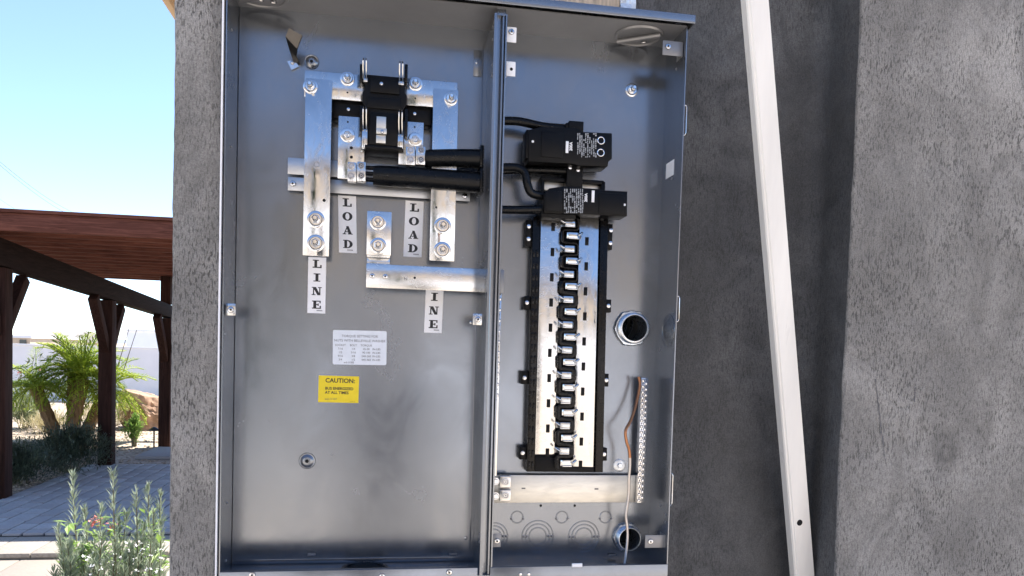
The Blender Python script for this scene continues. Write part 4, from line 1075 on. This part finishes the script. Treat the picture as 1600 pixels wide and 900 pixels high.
def palm():
    random.seed(4); c = atz(108, 690, -.012)
    t_ = thing('palm_tree', 'bright green multi trunk pygmy date palm in front of the boundary wall', 'palm', tuple(c)); fo = MB()
    for k, (dx, dy, h, lean) in enumerate(((-.28, .0, .82, -.38), (.02, .12, 1.05, .0), (.12, -.1, .98, .22), (.22, .2, .8, .5))):
        b = c+Vector((dx*.5, dy, 0)); tp = c+Vector((dx+lean*.5, dy, h))
        pts = [b.lerp(tp, i/10)+Vector((0, 0, 0)) for i in range(11)]
        MB().tube(pts, [.085+.012*(i % 2) for i in range(11)], 9).build('trunk', 'trunk', t_, smooth=20)
        for j in range(46):
            a = 2*PI*j*.381966+k; el = random.uniform(-.25, 1.45); L = random.uniform(.55, .88)
            d0 = Vector((math.cos(a)*math.cos(el), math.sin(a)*math.cos(el), math.sin(el)))
            N = 24; p = tp.copy(); d = d0.copy(); path = [p.copy()]
            for i in range(N):
                d = (d+Vector((0, 0, -.050-.03*random.random()))).normalized(); p = p+d*(L/N); path.append(p.copy())
            fo.tube(path[::4]+[path[-1]], [.008]*len(path[::4])+[.003], 4)
            for i in range(3, N+1):
                t = (path[i]-path[i-1]).normalized(); s = t.cross(Vector((0, 0, 1)))
                s = s.normalized() if s.length > 1e-3 else Vector((1, 0, 0))
                ll = .20*math.sin(PI*min(1, .12+.85*i/N))**.6
                for sg in (-1, 1):
                    blade(fo, path[i], s*sg+t*.75+Vector((0, 0, .25))+rnd(.12), ll*random.uniform(.8, 1.15), .018, bend=.25)
    fo.build('crown', 'leaf_palm', t_, smooth=0)
    sp = MB()
    for i in range(4):
        a = c+Vector((.35+.1*i, .3, 1.0)); sp.tube([a, a+Vector((.12+.05*i, 0, .62+.1*i))], [.007, .004], 5)
    sp.build('flower_stalk', 'stem', t_)
palm()
def boulder():
    c = atz(225, 672, -.012); bm = bmesh.new(); bmesh.ops.create_icosphere(bm, subdivisions=5, radius=1)
    for v in bm.verts:
        q = v.co.copy(); n1 = noise.noise(q*1.1+Vector((3, 1, 5))); cell = noise.cell(q*2.3)
        s = 1+.30*n1+.13*noise.noise(q*3.1)+.06*noise.noise(q*8)+.03*noise.noise(q*20)
        f = q*s
        f.x = max(-.92, min(.95, f.x+.25*f.z*-.4)); f.z = min(f.z, .85-.25*f.x)
        v.co = Vector((c.x+f.x*.50, c.y+.3+f.y*.42, -.05+(f.z+.45)*.50))
    me = bpy.data.meshes.new('boulder'); bm.to_mesh(me); bm.free(); me.materials.append(M['boulder_red']); me.shade_smooth(); me.set_sharp_from_angle(angle=R(25))
    tag(link('boulder', me), 'large reddish brown boulder on the gravel beside the palm', 'boulder')
boulder()
c = atz(240.5, 699, -.012); pl = thing('path_light', 'small black mushroom path light standing by the boulder', 'path light', tuple(c))
hgt = at(240.5, 671, c.y).z-c.z
MB().tube([c, c+Vector((0, 0, hgt))], .012, 8).build('stake', 'lamp_black', pl); MB().lathe(c+Vector((0, 0, hgt)), [(.075, -.02), (.07, 0), (.03, .03), (.006, .04)], 20, 'Z', cap0=True, cap1=True).build('cap', 'lamp_black', pl)
# foreground shrub: upright grey sprigs with some broad leaves
def sage():
    random.seed(31); base = Vector((at(185, 900, 2.55).x, 2.55, -.139))
    t_ = thing('sage_shrub', 'grey green shrub of upright narrow leaved sprigs beside the stucco corner', 'shrub', tuple(base)); mb = MB(); sm = MB()
    tops = [(113, 741), (176, 738), (232, 758), (250, 772), (213, 768), (90, 825), (158, 790), (132, 795), (198, 800), (240, 800), (105, 850), (148, 840), (225, 820), (185, 815), (98, 880), (120, 870), (205, 850), (165, 868), (245, 850), (140, 890), (190, 885), (220, 880), (180, 850), (236, 835), (84, 893), (252, 815), (110, 895), (160, 835), (200, 865), (128, 850)]
    tops = tops+[(random.uniform(92, 256), random.uniform(845, 930)) for _ in range(34)]
    for (x, y) in tops:
        Y = 2.55+random.uniform(-.28, .28); tp = at(x, y, Y); b0 = base+Vector((random.uniform(-.12, .12)+(tp.x-base.x)*.5, Y-2.55, 0))
        mid = b0.lerp(tp, .6)+Vector(((tp.x-b0.x)*.12, 0, .02)); pts = crom([b0, mid, tp], 8)
        sm.tube(pts, [.0045*(1-.8*i/len(pts))+.0006 for i in range(len(pts))], 5)
        L = (tp-b0).length; n = 105
        for k in range(n):
            t = 1-.62*random.random(); j = t*(len(pts)-1); i = min(int(j), len(pts)-2); p = pts[i].lerp(pts[i+1], j-i); d = (pts[i+1]-pts[i]).normalized()
            a = random.uniform(0, 2*PI); o_ = Vector((math.cos(a), math.sin(a), 0))
            spread = random.uniform(.3, .6)+.8*(1-t); ln = .078*(.5+1.2*(1-t))*random.uniform(.6, 1.3); ln = min(ln, .10)
            blade(mb, p, d+o_*spread, ln, 0.0072*random.uniform(.7, 1.3), up=o_.cross(d)*.3+Vector((0, 0, 1)), bend=.1)
    o = mb.build('sprigs', 'leaf_grey', t_, smooth=0); sm.build('stems', 'stem', t_)
    br = MB(); wf = MB(); pf = MB()
    for i in range(330):
        x, y = random.uniform(100, 256), random.triangular(800, 960, 880); p = at(x, y, 2.7+random.uniform(-.25, .25))
        a = random.uniform(0, 2*PI); blade(br, p, Vector((math.cos(a), math.sin(a)*.6, random.uniform(-.2, .7))), random.uniform(.06, .10), random.uniform(.020, .032))
    for i in range(46):
        x, y = random.uniform(130, 256), random.uniform(845, 900); p = at(x, y, 2.4+random.uniform(-.2, .25))
        for k in range(4): blade(wf, p+rnd(.002), rnd(1), .012, .009)
    for x, y in ((150, 812), (158, 818), (174, 820), (146, 816)):
        p = at(x, y, 2.75)
        for k in range(6): blade(pf, p+rnd(.006), rnd(1), .03, .02)
    br.build('broad_leaves', 'leaf_broad', t_, smooth=0); wf.build('blossom', 'petal_white', t_, smooth=0); pf.build('blossom', 'petal_pink', t_, smooth=0)
sage()

# ------------------------------------------------------------------ the yard behind the photographer (seen in the metal)
plain('pale_concrete', (.56, .48, .39), .85, 0, .08, 1.2, .2, 60)
struct(BX(-9, 9, -8.9, -.6, -.139, -.10).build('driveway', 'pale_concrete', None, .01))
nw = thing('garden_wall', 'low white garden wall across the yard facing the panel', 'wall', (0, -9, -.14))
BX(-14, 14, -9.2, -9, -.139, 1.95).build('wall_body', 'fence_white', nw); BX(-14.02, 14.02, -9.23, -8.97, 1.9505, 2.0).build('coping', 'fence_white', nw)
nh = thing('neighbour_house', 'tan two storey house across the yard facing the panel', 'house', (0, -13, -.14))
BX(-16, 16, -20, -13, -.139, 5.2).build('wall', 'tan_house', nh); BX(-16.4, 16.4, -20.4, -12.6, 5.201, 5.45).build('roof', 'roof_grey', nh)
for x in (-9, -3.5, 2.5, 8.5):
    f_ = BX(x, x+1.3, -12.998, -12.95, 2.6, 4.0).build('window', 'fence_white', nh); BX(x+.08, x+1.22, -12.949, -12.94, 2.68, 3.92).build('pane', 'glass_dark', f_)

bush('added_dark_tree', 'added dark dense tree out of view, darkening the left of the panel reflection', 'tree', (-1.15, -7.2, -.14), .75, 3.4, 9000, .12, .05, 'leaf_dark', 41, stems=12)  # unseen tree added as a dark mass for the panel's left reflection

# ------------------------------------------------------------------ the person holding the phone, mirrored softly in the paint
plain('dark_cloth', (.035, .038, .045), .8, 0, .2, 20); plain('skin', (.42, .26, .19), .55, 0, .06, 20); plain('hair', (.03, .02, .015), .6)
def person():
    t_ = thing('person', 'person in dark clothes standing in the yard with both hands raised', 'person', (.30, -2.15, -.10))
    o0 = Vector((.30, -2.15, -.10)); J = []; E_ = []; Rr = []
    def j(x, y, z, r, par=None):
        J.append(o0+Vector((x, y, z))); Rr.append(r)
        if par is not None: E_.append((par, len(J)-1))
        return len(J)-1
    pel = j(0, 0, .95, .15); ab = j(0, 0, 1.12, .145, pel); ch = j(0, .01, 1.33, .165, ab); nk = j(0, .02, 1.50, .06, ch); hd = j(0, .05, 1.62, .095, nk); tp = j(0, .045, 1.74, .085, hd)
    for s_ in (-1, 1):
        hp = j(s_*.10, 0, .88, .10, pel); kn = j(s_*.12, .02, .48, .065, hp); an = j(s_*.13, 0, .09, .045, kn); j(s_*.15, .17, .04, .04, an)
        shd = j(s_*.19, .01, 1.42, .065, ch); el = j(s_*.25, .17, 1.24, .045, shd); wr = j(s_*.09, .42, 1.50, .030, el); hn = j(s_*.06, .47, 1.56, .032, wr)
        for k in range(4): j(s_*(.045-.0*k), .50, 1.535+.02*k, .009, hn)
        j(s_*.03, .455, 1.60, .010, hn)
    me = bpy.data.meshes.new('body'); me.from_pydata([tuple(p) for p in J], E_, []); me.materials.append(M['dark_cloth'])
    o = link('body', me, t_); sk_ = o.modifiers.new('skin', 'SKIN')
    for v, r in zip(me.skin_vertices[0].data, Rr): v.radius = (r, r*.8)
    me.skin_vertices[0].data[pel].use_root = True
    ss = o.modifiers.new('sub', 'SUBSURF'); ss.levels = 2; ss.render_levels = 2
    h = MB(); h.lathe(o0+Vector((0, .03, 1.58)), [(.098, .06), (.106, .12), (.09, .18), (.05, .215), (.004, .225)], 20, 'Z'); h.build('hair', 'hair', t_, smooth=60)
    f = MB(); f.lathe(o0+Vector((0, .085, 1.535)), [(.02, -.01), (.058, .03), (.070, .09), (.068, .14)], 18, 'Z'); f.build('face', 'skin', t_, smooth=60)
person()
